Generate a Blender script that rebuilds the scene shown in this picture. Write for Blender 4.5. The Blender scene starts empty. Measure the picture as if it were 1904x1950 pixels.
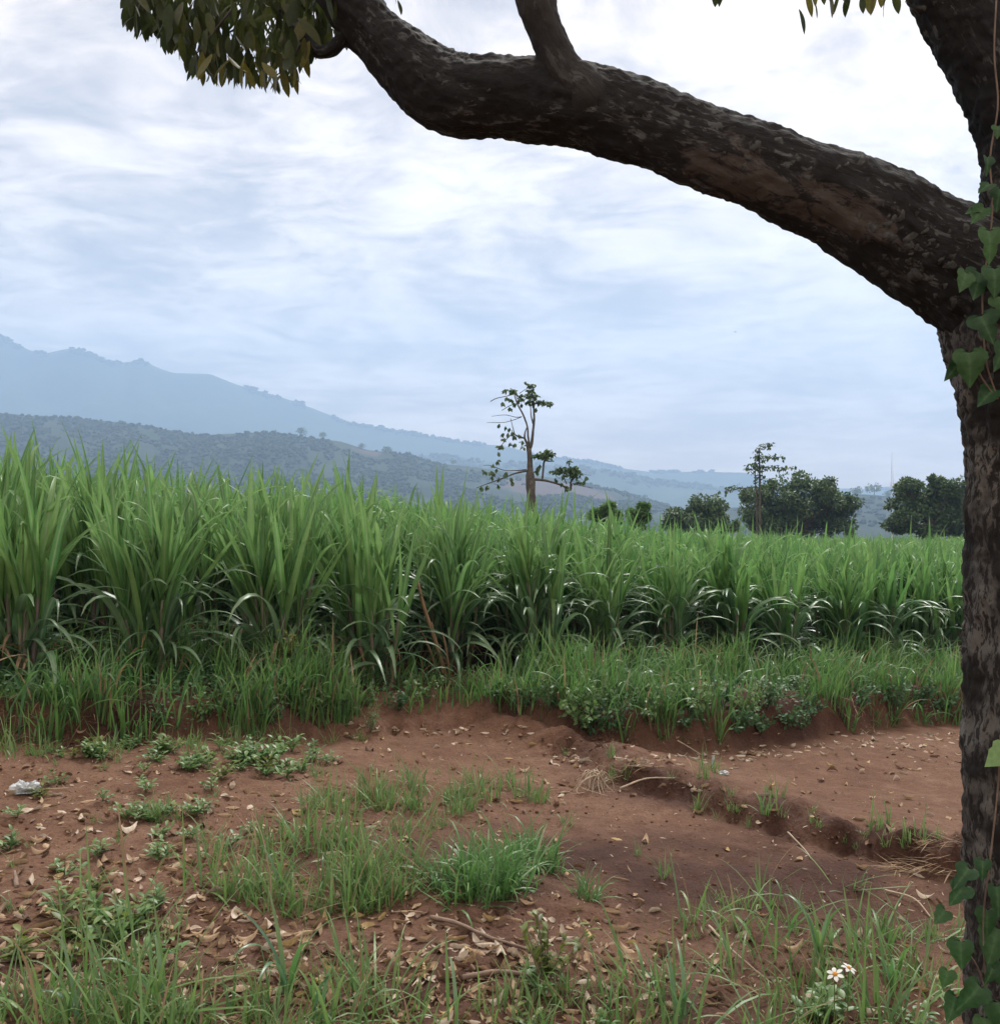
import bpy, math, random
import numpy as np
from mathutils import Vector, Matrix

R = math.radians
random.seed(7)
rs = np.random.RandomState(11)
scene = bpy.context.scene
col = scene.collection

# ------------------------------------------------------------------ camera, light, exposure
EYE = 1.6
F = 1904.0          # focal length in units of a 1904 x 1950 picture
cam_d = bpy.data.cameras.new('camera')
cam_d.sensor_fit = 'HORIZONTAL'
cam_d.sensor_width = 36.0
cam_d.lens = 36.0
cam_d.clip_start = 0.05
cam_d.clip_end = 30000
cam = bpy.data.objects.new('camera', cam_d)
col.objects.link(cam)
cam.location = (0, 0, EYE)
cam.rotation_euler = (R(90), 0, 0)
scene.camera = cam

SUN_AZ, SUN_EL = R(14), R(52)
SUN_DIR = Vector((math.sin(SUN_AZ) * math.cos(SUN_EL), math.cos(SUN_AZ) * math.cos(SUN_EL), math.sin(SUN_EL)))
sun_d = bpy.data.lights.new('sun', 'SUN')
sun_d.energy = 1.5
sun_d.angle = R(18)
sun_d.color = (1.0, 0.97, 0.93)
sun = bpy.data.objects.new('sun', sun_d)
sun.rotation_euler = SUN_DIR.to_track_quat('Z', 'Y').to_euler()
sun.location = (0, 0, 60)
col.objects.link(sun)

scene.view_settings.view_transform = 'Standard'
scene.view_settings.look = 'None'
scene.view_settings.exposure = 1.68
scene.view_settings.gamma = 1.0
scene.view_settings.use_curve_mapping = False
scene.render.engine = 'CYCLES'
cy = scene.cycles
cy.use_denoising = True
cy.max_bounces = 8
cy.diffuse_bounces = 4
cy.glossy_bounces = 2
cy.transmission_bounces = 5
cy.transparent_max_bounces = 6
cy.volume_bounces = 1
cy.sample_clamp_indirect = 6.0


class NT:
    """small helper to wire nodes"""
    def __init__(self, tree):
        self.t = tree
        tree.nodes.clear()

    def n(self, kind, ins=None, **props):
        nd = self.t.nodes.new(kind)
        for k, v in props.items():
            setattr(nd, k, v)
        for k, v in (ins or {}).items():
            s = nd.inputs[k]
            if isinstance(v, bpy.types.NodeSocket):
                self.t.links.new(v, s)
            else:
                s.default_value = v
        return nd

    def math(self, op, a, b=0.0, c=None, clamp=False):
        ins = {0: a, 1: b}
        if c is not None:
            ins[2] = c
        return self.n('ShaderNodeMath', ins, operation=op, use_clamp=clamp).outputs[0]

    def mix(self, f, a, b, blend='MIX'):
        nd = self.n('ShaderNodeMix', None, data_type='RGBA', blend_type=blend)
        for i, v in ((0, f), (6, a), (7, b)):
            s = nd.inputs[i]
            if isinstance(v, bpy.types.NodeSocket):
                self.t.links.new(v, s)
            else:
                s.default_value = (*v, 1) if i > 0 and len(v) == 3 else v
        return nd.outputs[2]

    def ramp(self, f, stops, interp='LINEAR'):
        nd = self.n('ShaderNodeValToRGB', {0: f})
        cr = nd.color_ramp
        cr.interpolation = interp
        while len(cr.elements) < len(stops):
            cr.elements.new(0.5)
        for e, (p, c) in zip(cr.elements, stops):
            e.position = p
            e.color = (*c, 1) if hasattr(c, '__len__') else (c, c, c, 1)
        return nd.outputs[0]

    def noise(self, vec, scale, detail=4.0, rough=0.55, dist=0.0):
        nd = self.n('ShaderNodeTexNoise', {'Scale': scale, 'Detail': detail, 'Roughness': rough, 'Distortion': dist})
        if vec is not None:
            self.t.links.new(vec, nd.inputs['Vector'])
        return nd.outputs[0]


# overcast sky: Nishita daylight almost wholly covered by layered stratocumulus
world = bpy.data.worlds.new('World')
scene.world = world
world.use_nodes = True
w = NT(world.node_tree)
SKY_STRENGTH = 0.1
dirn = w.n('ShaderNodeTexCoord').outputs['Generated']
sep = w.n('ShaderNodeSeparateXYZ', {0: dirn})
X, Y, Z = sep.outputs
zc = w.math('ADD', w.math('MAXIMUM', Z, 0.0), 0.09)
u = w.math('DIVIDE', X, zc)
v = w.math('DIVIDE', Y, zc)
cp = w.n('ShaderNodeCombineXYZ', {0: w.math('MULTIPLY', u, 0.95), 1: v, 2: 0.0}).outputs[0]
warp = w.n('ShaderNodeTexNoise', {'Vector': cp, 'Scale': 0.55, 'Detail': 3.0})
cpw = w.n('ShaderNodeVectorMath', {0: cp, 1: w.n('ShaderNodeVectorMath', {0: warp.outputs[1], 1: (0.9, 0.9, 0.0)}, operation='MULTIPLY').outputs[0]}, operation='ADD').outputs[0]
c1 = w.noise(cpw, 1.0, 9.0, 0.56)
c2 = w.noise(cpw, 3.8, 10.0, 0.66, 0.6)
c4 = w.noise(cpw, 10.0, 6.0, 0.62, 0.4)
c3 = w.noise(cp, 0.33, 2.0, 0.5)
cloud = w.math('ADD', w.math('ADD', w.math('MULTIPLY', c1, 0.48), w.math('MULTIPLY', c2, 0.32)), w.math('MULTIPLY', w.math('ADD', c3, w.math('MULTIPLY_ADD', c4, 0.5, -0.25)), 0.22))
# brighter where the sun stands behind the cloud
sd = w.n('ShaderNodeVectorMath', {0: dirn, 1: tuple(SUN_DIR)}, operation='DOT_PRODUCT').outputs['Value']
glow = w.math('POWER', w.math('MAXIMUM', sd, 0.0), 5.0)
cloud = w.math('MULTIPLY_ADD', w.math('SUBTRACT', cloud, 0.5), 2.9, 0.505)
cloud = w.math('ADD', cloud, w.math('MULTIPLY', glow, 0.055))
tone = w.ramp(cloud, [(0.30, (0.47, 0.395, 0.345)), (0.43, (0.70, 0.58, 0.485)), (0.53, (0.95, 0.79, 0.655)), (0.64, (1.17, 1.0, 0.85)), (0.80, (1.45, 1.25, 1.08))])
elev = w.math('MULTIPLY_ADD', w.math('MAXIMUM', Z, 0.0), 0.62, 0.52)   # overcast sky: zenith brighter than horizon
hor = w.math('POWER', w.math('SUBTRACT', 1.0, w.math('MAXIMUM', Z, 0.0), clamp=True), 12.0)
lum = w.math('ADD', elev, w.math('MULTIPLY', glow, 0.08))
cl = w.n('ShaderNodeVectorMath', {0: tone, 'Scale': lum}, operation='SCALE').outputs[0]
hz = w.mix(w.math('MULTIPLY', hor, 0.8), cl, (0.96, 0.67, 0.47))      # pale band of far, hazy cloud along the horizon
hz = w.n('ShaderNodeVectorMath', {0: hz, 'Scale': 0.545 / SKY_STRENGTH}, operation='SCALE').outputs[0]
nish = w.n('ShaderNodeTexSky', None, sky_type='NISHITA')
nish.sun_disc = False
nish.sun_elevation = SUN_EL
nish.sun_rotation = SUN_AZ
skyc = w.mix(0.95, nish.outputs[0], hz)
bg = w.n('ShaderNodeBackground', {0: skyc, 1: SKY_STRENGTH})
w.n('ShaderNodeOutputWorld', {0: bg.outputs[0]})
world.cycles.sampling_method = 'MANUAL'
world.cycles.sample_map_resolution = 512


# ------------------------------------------------------------------ numeric helpers
def _hash(ix, iy, iz, seed):
    h = (ix.astype(np.int64) * 374761393 + iy.astype(np.int64) * 668265263 + iz.astype(np.int64) * 2147483647 + seed * 974711) & 0xFFFFFFFF
    h = ((h ^ (h >> 13)) * 1274126177) & 0xFFFFFFFF
    h = (h ^ (h >> 16)) & 0xFFFFFF
    return h / float(0xFFFFFF)


def vnoise(x, y, z=0.0, seed=0):
    x, y, z = np.broadcast_arrays(np.asarray(x, float), np.asarray(y, float), np.asarray(z, float))
    ix, iy, iz = np.floor(x), np.floor(y), np.floor(z)
    fx, fy, fz = x - ix, y - iy, z - iz
    fx, fy, fz = (f * f * f * (f * (f * 6 - 15) + 10) for f in (fx, fy, fz))
    out = 0
    flat = not np.any(fz)
    for dx in (0, 1):
        for dy in (0, 1):
            for dz in ((0,) if flat else (0, 1)):
                wgt = (fx if dx else 1 - fx) * (fy if dy else 1 - fy) * (fz if dz else 1 - fz)
                out = out + wgt * _hash(ix + dx, iy + dy, iz + dz, seed)
    return out * 2 - 1


def fbm(x, y, z=0.0, octv=4, seed=0, gain=0.5):
    s, a = 0, 1.0
    for k in range(octv):
        f = 2.03 ** k
        s = s + a * vnoise(np.asarray(x) * f, np.asarray(y) * f, np.asarray(z) * f, seed + k * 17)
        a *= gain
    return s


def sstep(a, b, x):
    t = np.clip((x - a) / (b - a), 0, 1)
    return t * t * (3 - 2 * t)


def base_plane(x, y):
    ys = np.minimum(y, 80.0)
    h = -0.173 - 0.08 * 9 * np.tanh(np.asarray(x) / 9.0) - 0.014 * ys
    far = np.maximum(np.asarray(y) - 80.0, 0)
    return h - 26.0 * (1 - np.exp(-far / 500.0))


def hit_plane(px, py, fn=base_plane):
    """ground point under a picture position"""
    lo, hi = 1.5, None
    y = 1.5
    kx, kz = (px - 952) / F, (py - 975) / F
    prev = y
    while y < 60:
        if EYE - kz * y < float(fn(kx * y, y)):
            break
        prev = y
        y += 0.05
    a, b = prev, y
    for _ in range(18):
        m = (a + b) / 2
        if EYE - kz * m < float(fn(kx * m, m)):
            b = m
        else:
            a = m
    return kx * b, b


# the low bank in front of the cane, in (t, s) along / across the field edge
FA = np.array([-3.4, 6.8])
E1 = np.array([0.894, 0.447])
E2 = np.array([-0.447, 0.894])


def to_ts(x, y):
    dx, dy = np.asarray(x) - FA[0], np.asarray(y) - FA[1]
    return dx * E1[0] + dy * E1[1], dx * E2[0] + dy * E2[1]


def from_ts(t, s):
    return FA[0] + t * E1[0] + s * E2[0], FA[1] + t * E1[1] + s * E2[1]


foot_px = [(-500, 1450), (-200, 1430), (0, 1420), (300, 1414), (520, 1404), (680, 1400), (780, 1398), (890, 1392), (1000, 1400), (1120, 1424),
           (1250, 1428), (1400, 1424), (1550, 1408), (1700, 1390), (1850, 1380), (2100, 1368), (2500, 1350)]
foot_ts = np.array([to_ts(*hit_plane(*p)) for p in foot_px])
_o = np.argsort(foot_ts[:, 0])
foot_ts = foot_ts[_o]
ramp_t = np.array([to_ts(*hit_plane(p, q))[0] for p, q in ((560, 1402), (720, 1399), (900, 1391), (1010, 1405))])

berm_px = [(890, 1385), (1000, 1402), (1130, 1445), (1165, 1485), (1300, 1525), (1420, 1562), (1500, 1602), (1640, 1622), (1780, 1665), (2000, 1700)]
berm_h = [0.06, 0.14, 0.09, 0.10, 0.15, 0.15, 0.12, 0.12, 0.20, 0.2]
berm_xy = np.array([hit_plane(*p) for p in berm_px])


def berm_dist(x, y):
    best = np.full(np.shape(x), 1e9)
    hh = np.zeros(np.shape(x))
    sg = np.zeros(np.shape(x))
    al = np.zeros(np.shape(x))
    for i in range(len(berm_xy) - 1):
        a, b = berm_xy[i], berm_xy[i + 1]
        d = b - a
        L2 = d @ d
        q = ((x - a[0]) * d[0] + (y - a[1]) * d[1]) / L2
        k = np.clip(q, 0, 1)
        cx, cy_ = a[0] + k * d[0], a[1] + k * d[1]
        dist = np.hypot(x - cx, y - cy_)
        m = dist < best
        best = np.where(m, dist, best)
        hh = np.where(m, berm_h[i] * (1 - k) + berm_h[i + 1] * k, hh)
        sg = np.where(m, np.sign((x - a[0]) * -d[1] + (y - a[1]) * d[0]), sg)
        al = np.where(m, i + k, al)
    return best, hh, sg, al


def bank_s(x, y):
    t, s = to_ts(x, y)
    sf = np.interp(t, foot_ts[:, 0], foot_ts[:, 1])
    rel = s - sf + 0.10 * fbm(t * 1.6, s * 1.6, 0, 3, 5) * np.exp(-np.abs(s - sf))
    return t, rel


def ground(x, y, micro=True):
    x, y = np.asarray(x, float), np.asarray(y, float)
    h = base_plane(x, y)
    t, rel = bank_s(x, y)
    wid = np.interp(t, ramp_t, [0.16, 0.75, 0.8, 0.16])
    bh = np.interp(t, [-3, 1.5, 3.4, 5.5, 9], [0.27, 0.24, 0.2, 0.31, 0.33])
    h = h + bh * (sstep(-0.02, wid, rel) + 0.12 * sstep(0.2, 1.6, rel))
    near = (np.abs(x) < 12) & (y < 16) & (y > -1)
    if np.any(near):
        b, hh, sg, al = berm_dist(x, y)
        sd_ = b * sg + 0.05 * fbm(x * 5.3, y * 5.3, 0, 4, 9, 0.65)
        early = al < 1.7
        ridge = np.where(early, np.exp(-(sd_ / 0.26) ** 2), sstep(-0.09, 0.05, sd_) * np.exp(-(np.maximum(sd_, 0) / 0.55) ** 2))
        h = h + hh * ridge * (1 + 0.35 * fbm(x * 4, y * 4, 0, 3, 21)) * (rel < 0.5) * near
        h = h + near * 0.035 * fbm(x * 0.9, y * 0.9, 0, 3, 31)
        h = h + near * (rel < 0.3) * (0.030 * (0.45 - np.abs(fbm(x * 9, y * 9, 0, 4, 51, 0.6)))) * np.exp(-((sd_ - 0.1) / 0.32) ** 2)
        if micro:
            smooth = sstep(0.1, 0.8, sd_) * (rel < 0.0)              # the plot right of the berm is trodden smooth
            a = 1.0 - 0.65 * smooth
            h = h + near * a * (0.015 * fbm(x * 6, y * 6, 0, 4, 41) + 0.009 * (0.5 - np.abs(fbm(x * 17, y * 17, 0, 3, 43))))
            h = h + near * 0.05 * fbm(x * 9, y * 9, 0, 3, 47) * np.exp(-((rel - 0.12) / 0.14) ** 2)
    return h


def gz(x, y):
    return float(ground(np.array([x]), np.array([y]))[0])


def hit(px, py):
    return hit_plane(px, py, lambda a, b: ground(np.array([a]), np.array([b]))[0])


def hits(px, py):
    """the same for many positions at once"""
    px, py = np.asarray(px, float), np.asarray(py, float)
    kx, kz = (px - 952) / F, (py - 975) / F
    a = np.full(px.shape, 1.5)
    done = np.zeros(px.shape, bool)
    b = np.full(px.shape, 40.0)
    for yy in np.arange(1.6, 20, 0.06):
        below = (EYE - kz * yy < ground(kx * yy, np.full(px.shape, yy), False)) & ~done
        b = np.where(below, yy, b)
        done |= below
        a = np.where(done, a, yy)
    for _ in range(10):
        m = (a + b) / 2
        below = EYE - kz * m < ground(kx * m, m, False)
        b = np.where(below, m, b)
        a = np.where(below, a, m)
    return kx * b, b, done


def P(px, py, depth):
    return Vector(((px - 952) / F * depth, depth, EYE - (py - 975) / F * depth))


# ------------------------------------------------------------------ mesh helpers
def mesh_from(name, V, Q=None, T=None, mats=(), qm=None, tm=None, attrs=None, smooth=True):
    V = np.asarray(V, np.float32).reshape(-1, 3)
    me = bpy.data.meshes.new(name)
    Q = np.zeros((0, 4), np.int32) if Q is None or len(Q) == 0 else np.asarray(Q, np.int32)
    T = np.zeros((0, 3), np.int32) if T is None or len(T) == 0 else np.asarray(T, np.int32)
    nl = Q.size + T.size
    me.vertices.add(len(V))
    me.vertices.foreach_set('co', V.ravel())
    me.loops.add(nl)
    me.loops.foreach_set('vertex_index', np.concatenate([Q.ravel(), T.ravel()]).astype(np.int32))
    npoly = len(Q) + len(T)
    me.polygons.add(npoly)
    starts = np.concatenate([np.arange(len(Q)) * 4, Q.size + np.arange(len(T)) * 3]).astype(np.int32)
    me.polygons.foreach_set('loop_start', starts)
    if smooth:
        me.polygons.foreach_set('use_smooth', np.ones(npoly, bool))
    for m in mats:
        me.materials.append(m)
    if qm is not None or tm is not None:
        mi = np.concatenate([np.asarray(qm if qm is not None else np.zeros(len(Q))), np.asarray(tm if tm is not None else np.zeros(len(T)))]).astype(np.int32)
        me.polygons.foreach_set('material_index', mi)
    for k, a in (attrs or {}).items():
        a = np.asarray(a, np.float32)
        if a.ndim == 1:
            at = me.attributes.new(k, 'FLOAT', 'POINT')
            at.data.foreach_set('value', a)
        else:
            at = me.attributes.new(k, 'FLOAT_VECTOR', 'POINT')
            at.data.foreach_set('vector', a.ravel())
    me.update(calc_edges=True)
    me.validate()
    return me


class MB:
    """collects pieces (verts, quads, tris, material index, rnd, tip) into one mesh"""
    def __init__(self):
        self.V, self.Q, self.T, self.qm, self.tm, self.r, self.t, self.n = [], [], [], [], [], [], [], 0

    def add(self, piece, mat=0, M=None):
        V, Q, T, r, t = piece
        V = np.asarray(V, float)
        if M is not None:
            M = np.array(M)
            V = V @ M[:3, :3].T + M[:3, 3]
        self.V.append(V)
        if Q is not None and len(Q):
            self.Q.append(np.asarray(Q) + self.n)
            self.qm.append(np.full(len(Q), mat))
        if T is not None and len(T):
            self.T.append(np.asarray(T) + self.n)
            self.tm.append(np.full(len(T), mat))
        self.r.append(r)
        self.t.append(t)
        self.n += len(V)

    def mesh(self, name, mats, smooth=True):
        cat = lambda l, d: np.concatenate(l) if l else d
        return mesh_from(name, cat(self.V, np.zeros((0, 3))), cat(self.Q, None), cat(self.T, None), mats, cat(self.qm, None), cat(self.tm, None),
                         {'rnd': cat(self.r, None), 'tip': cat(self.t, None)}, smooth)

    def piece(self):
        cat = lambda l: np.concatenate(l) if l else None
        return (np.concatenate(self.V), cat(self.Q), cat(self.T), np.concatenate(self.r), np.concatenate(self.t))


def blades(base, az, length, width, tilt, curl, segs=6, fold=0.0, profile='grass', power=1.3, twist=0.0, rnd=None):
    """N leaf blades: each a bent strip starting at base, leaning to azimuth az; fold > 0 gives a keeled blade"""
    base = np.asarray(base, float).reshape(-1, 3)
    N = len(base)
    az, length, width, tilt, curl, twist = (np.broadcast_to(np.asarray(a, float), (N,)) for a in (az, length, width, tilt, curl, twist))
    if rnd is None:
        rnd = rs.rand(N)
    rnd = np.broadcast_to(np.asarray(rnd, float), (N,))
    dirx, diry = np.cos(az), np.sin(az)
    cols = 3 if fold else 2
    tt = np.linspace(0, 1, segs + 1)
    pos = base.copy()
    V = np.zeros((N, segs + 1, cols, 3))
    for i, t in enumerate(tt):
        th = tilt + curl * t ** power
        if i:
            tm_ = tilt + curl * ((t + tt[i - 1]) / 2) ** power
            st = (length / segs)[:, None]
            pos = pos + st * np.stack([np.sin(tm_) * dirx, np.sin(tm_) * diry, np.cos(tm_)], 1)
        if profile == 'grass':
            wv = width * (0.55 + 0.45 * min(1, t * 4)) * max(0.03, (1 - t ** 2.2))
        elif profile == 'cane':
            wv = width * (0.5 + 0.5 * min(1, t * 3.2)) * max(0.02, (1 - t ** 2.0)) ** 0.8
        else:
            wv = width * max(0.04, math.sin(math.pi * min(1, 0.03 + t * 0.97)) ** 0.75)
        tw = twist * t
        side = np.stack([-diry, dirx, np.zeros(N)], 1)
        nrm = np.stack([np.cos(th) * dirx, np.cos(th) * diry, -np.sin(th)], 1)
        sd2 = side * np.cos(tw)[:, None] + nrm * np.sin(tw)[:, None]
        nr2 = nrm * np.cos(tw)[:, None] - side * np.sin(tw)[:, None]
        hw = (np.asarray(wv) / 2)[:, None]
        if cols == 2:
            V[:, i, 0] = pos - sd2 * hw
            V[:, i, 1] = pos + sd2 * hw
        else:
            V[:, i, 0] = pos - sd2 * hw - nr2 * hw * fold
            V[:, i, 1] = pos
            V[:, i, 2] = pos + sd2 * hw - nr2 * hw * fold
    idx = np.arange(N * (segs + 1) * cols).reshape(N, segs + 1, cols)
    qs = []
    for c in range(cols - 1):
        qs.append(np.stack([idx[:, :-1, c], idx[:, :-1, c + 1], idx[:, 1:, c + 1], idx[:, 1:, c]], -1).reshape(-1, 4))
    Q = np.concatenate(qs)
    r = np.repeat(rnd, (segs + 1) * cols)
    tip = np.tile(np.repeat(tt, cols), N)
    return V.reshape(-1, 3), Q, None, r, tip


def diamonds(pos, dirs, nrms, length, width, rnd=None):
    """N small folded leaves of four triangles each"""
    pos = np.asarray(pos, float)
    N = len(pos)
    dirs = dirs / (np.linalg.norm(dirs, axis=1, keepdims=True) + 1e-9)
    side = np.cross(dirs, nrms)
    side /= (np.linalg.norm(side, axis=1, keepdims=True) + 1e-9)
    up = np.cross(side, dirs)
    L = np.broadcast_to(np.asarray(length, float), (N,))[:, None]
    W = np.broadcast_to(np.asarray(width, float), (N,))[:, None]
    V = np.stack([pos, pos + dirs * L * 0.5 - side * W * 0.5 + up * W * 0.12, pos + dirs * L * 0.52, pos + dirs * L * 0.5 + side * W * 0.5 + up * W * 0.12, pos + dirs * L], 1)
    i = np.arange(N)[:, None] * 5
    T = np.concatenate([i + [0, 1, 2], i + [1, 4, 2], i + [0, 2, 3], i + [2, 4, 3]])
    if rnd is None:
        rnd = rs.rand(N)
    return V.reshape(-1, 3), None, T, np.repeat(rnd, 5), np.tile([0, .5, .5, .5, 1.0], N)


def catmull(pts, n):
    pts = np.asarray(pts, float)
    p = np.vstack([2 * pts[0] - pts[1], pts, 2 * pts[-1] - pts[-2]])
    out = []
    m = len(pts) - 1
    for q in np.linspace(0, m, n):
        i = min(int(q), m - 1)
        t = q - i
        a, b, c, d = p[i], p[i + 1], p[i + 2], p[i + 3]
        out.append(0.5 * (2 * b + (c - a) * t + (2 * a - 5 * b + 4 * c - d) * t * t + (3 * b - a - 3 * c + d) * t ** 3))
    return np.array(out)


def tube(pts, radii, rings=24, sides=8, disp=None, smooth_path=True, cap=True):
    """swept limb; disp(theta, s, R) -> radial offset. Returns piece + (around, along) coordinates"""
    pr = np.concatenate([np.asarray(pts, float), np.asarray(radii, float)[:, None]], 1)
    c = catmull(pr, rings) if smooth_path else pr
    C, rad = c[:, :3], np.maximum(c[:, 3], 1e-4)
    n = len(C)
    tan = np.gradient(C, axis=0)
    tan /= np.linalg.norm(tan, axis=1, keepdims=True) + 1e-9
    ref = np.array([0, 0, 1.0]) if abs(tan[0, 2]) < 0.8 else np.array([1.0, 0, 0])
    a = np.cross(tan[0], ref)
    a /= np.linalg.norm(a)
    fr = []
    for k in range(n):
        a = a - tan[k] * (a @ tan[k])
        a /= np.linalg.norm(a)
        fr.append((a.copy(), np.cross(tan[k], a)))
    A = np.array([f[0] for f in fr])
    B = np.array([f[1] for f in fr])
    s = np.concatenate([[0], np.cumsum(np.linalg.norm(np.diff(C, axis=0), axis=1))])
    th = np.linspace(0, 2 * math.pi, sides, endpoint=False)
    S, TH = np.meshgrid(s, th, indexing='ij')
    RR = np.repeat(rad[:, None], sides, 1)
    if disp is not None:
        RR = RR + disp(TH, S, RR)
    V = C[:, None] + A[:, None] * (np.cos(TH) * RR)[..., None] + B[:, None] * (np.sin(TH) * RR)[..., None]
    idx = np.arange(n * sides).reshape(n, sides)
    nx = np.roll(idx, -1, 1)
    Q = np.stack([idx[:-1], nx[:-1], nx[1:], idx[1:]], -1).reshape(-1, 4)
    V = V.reshape(-1, 3)
    T = None
    if cap:
        V = np.vstack([V, C[-1], C[0]])
        e, b0 = len(V) - 2, len(V) - 1
        T = np.concatenate([np.stack([idx[-1], nx[-1], np.full(sides, e)], 1), np.stack([nx[0], idx[0], np.full(sides, b0)], 1)])
    buv = np.stack([np.cos(TH) * rad[:, None], np.sin(TH) * rad[:, None], S], -1).reshape(-1, 3)
    if cap:
        buv = np.vstack([buv, [0, 0, s[-1]], [0, 0, 0]])
    nv = len(V)
    return (V, Q, T, np.full(nv, 0.5), np.concatenate([np.repeat(s / max(s[-1], 1e-6), sides), [1, 0]] if cap else [np.repeat(s / max(s[-1], 1e-6), sides)])), buv


ICO = None


def ico_piece(sub=1):
    import bmesh
    bm = bmesh.new()
    bmesh.ops.create_icosphere(bm, subdivisions=sub, radius=1.0)
    V = np.array([v_.co[:] for v_ in bm.verts])
    T = np.array([[l.index for l in f.verts] for f in bm.faces])
    bm.free()
    return V, T


def blobs(cent, size, sub=1, squash=0.85, rough=0.3, seed=3):
    """many uneven clumps as one piece"""
    V0, T0 = ico_piece(sub)
    N, n = len(cent), len(V0)
    size = np.broadcast_to(np.asarray(size, float), (N,))
    o = rs.rand(N, 1, 3) * 50
    q = V0[None] * 1.6 + o
    d = 1 + rough * fbm(q[..., 0], q[..., 1], q[..., 2], 2, seed)
    V = V0[None] * d[..., None] * size[:, None, None] * np.array([1, 1, squash]) + np.asarray(cent)[:, None]
    T = (T0[None] + (np.arange(N) * n)[:, None, None]).reshape(-1, 3)
    return V.reshape(-1, 3), None, T, np.repeat(rs.rand(N), n), np.full(N * n, 0.5)


def link(name, me, parent=None, loc=None, rot=None, scale=None):
    o = bpy.data.objects.new(name, me)
    col.objects.link(o)
    if parent is not None:
        o.parent = parent
    if loc is not None:
        o.location = loc
    if rot is not None:
        o.rotation_euler = rot
    if scale is not None:
        o.scale = (scale,) * 3 if not hasattr(scale, '__len__') else scale
    return o


def tag(o, label=None, cat=None, group=None, kind=None):
    if label:
        o['label'] = label
    if cat:
        o['category'] = cat
    if group:
        o['group'] = group
    if kind:
        o['kind'] = kind
    return o


def copy_obj(o, parent=None):
    c = o.copy()
    col.objects.link(c)
    if parent is not None:
        c.parent = parent
    return c


# ------------------------------------------------------------------ materials
def new_mat(name):
    m = bpy.data.materials.new(name)
    m.use_nodes = True
    return m, NT(m.node_tree)


def finish(t, shader, disp=None):
    out = t.n('ShaderNodeOutputMaterial', {0: shader})


def leaf_mat(name, stops, tip=None, tip_amt=0.6, trans=0.35, rough=0.42, spec=0.5, tip_pow=1.5, back=1.15, midrib=None):
    m, t = new_mat(name)
    r = t.n('ShaderNodeAttribute', None, attribute_name='rnd').outputs['Fac']
    oi = t.n('ShaderNodeObjectInfo').outputs['Random']
    f = t.math('FRACT', t.math('ADD', r, oi))
    c = t.ramp(f, [(i / (len(stops) - 1), s) for i, s in enumerate(stops)])
    tp = t.n('ShaderNodeAttribute', None, attribute_name='tip').outputs['Fac']
    if tip is not None:
        c = t.mix(t.math('MULTIPLY', t.math('POWER', tp, tip_pow), tip_amt, clamp=True), c, tip)
    if midrib is not None:
        md = t.n('ShaderNodeAttribute', None, attribute_name='mid').outputs['Fac']
        c = t.mix(t.math('MULTIPLY', t.math('POWER', md, 5.0), 0.75), c, midrib)
    tc = t.n('ShaderNodeTexCoord').outputs['Object']
    nz = t.noise(tc, 6.0, 3.0, 0.6)
    c = t.mix(1.0, c, t.ramp(nz, [(0.25, 0.72), (0.75, 1.25)]), 'MULTIPLY')
    pb = t.n('ShaderNodeBsdfPrincipled', {'Base Color': c, 'Roughness': rough, 'Specular IOR Level': spec})
    tr = t.n('ShaderNodeBsdfTranslucent', {'Color': t.n('ShaderNodeVectorMath', {0: c, 'Scale': back}, operation='SCALE').outputs[0]})
    mx = t.n('ShaderNodeMixShader', {0: trans, 1: pb.outputs[0], 2: tr.outputs[0]})
    finish(t, mx.outputs[0])
    return m


def plain_mat(name, c, rough=0.7, var=0.25, scale=8.0, spec=0.3, metal=0.0):
    m, t = new_mat(name)
    tc = t.n('ShaderNodeTexCoord').outputs['Object']
    nz = t.noise(tc, scale, 5.0, 0.6)
    oi = t.n('ShaderNodeObjectInfo').outputs['Random']
    cc = t.mix(1.0, c, t.ramp(t.math('ADD', nz, t.math('MULTIPLY_ADD', oi, 0.3, -0.15)), [(0.25, 1 - var), (0.75, 1 + var)]), 'MULTIPLY')
    bp = t.n('ShaderNodeBump', {'Strength': 0.4, 'Distance': 0.01, 'Height': nz})
    pb = t.n('ShaderNodeBsdfPrincipled', {'Base Color': cc, 'Roughness': rough, 'Specular IOR Level': spec, 'Metallic': metal, 'Normal': bp.outputs[0]})
    finish(t, pb.outputs[0])
    return m


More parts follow.
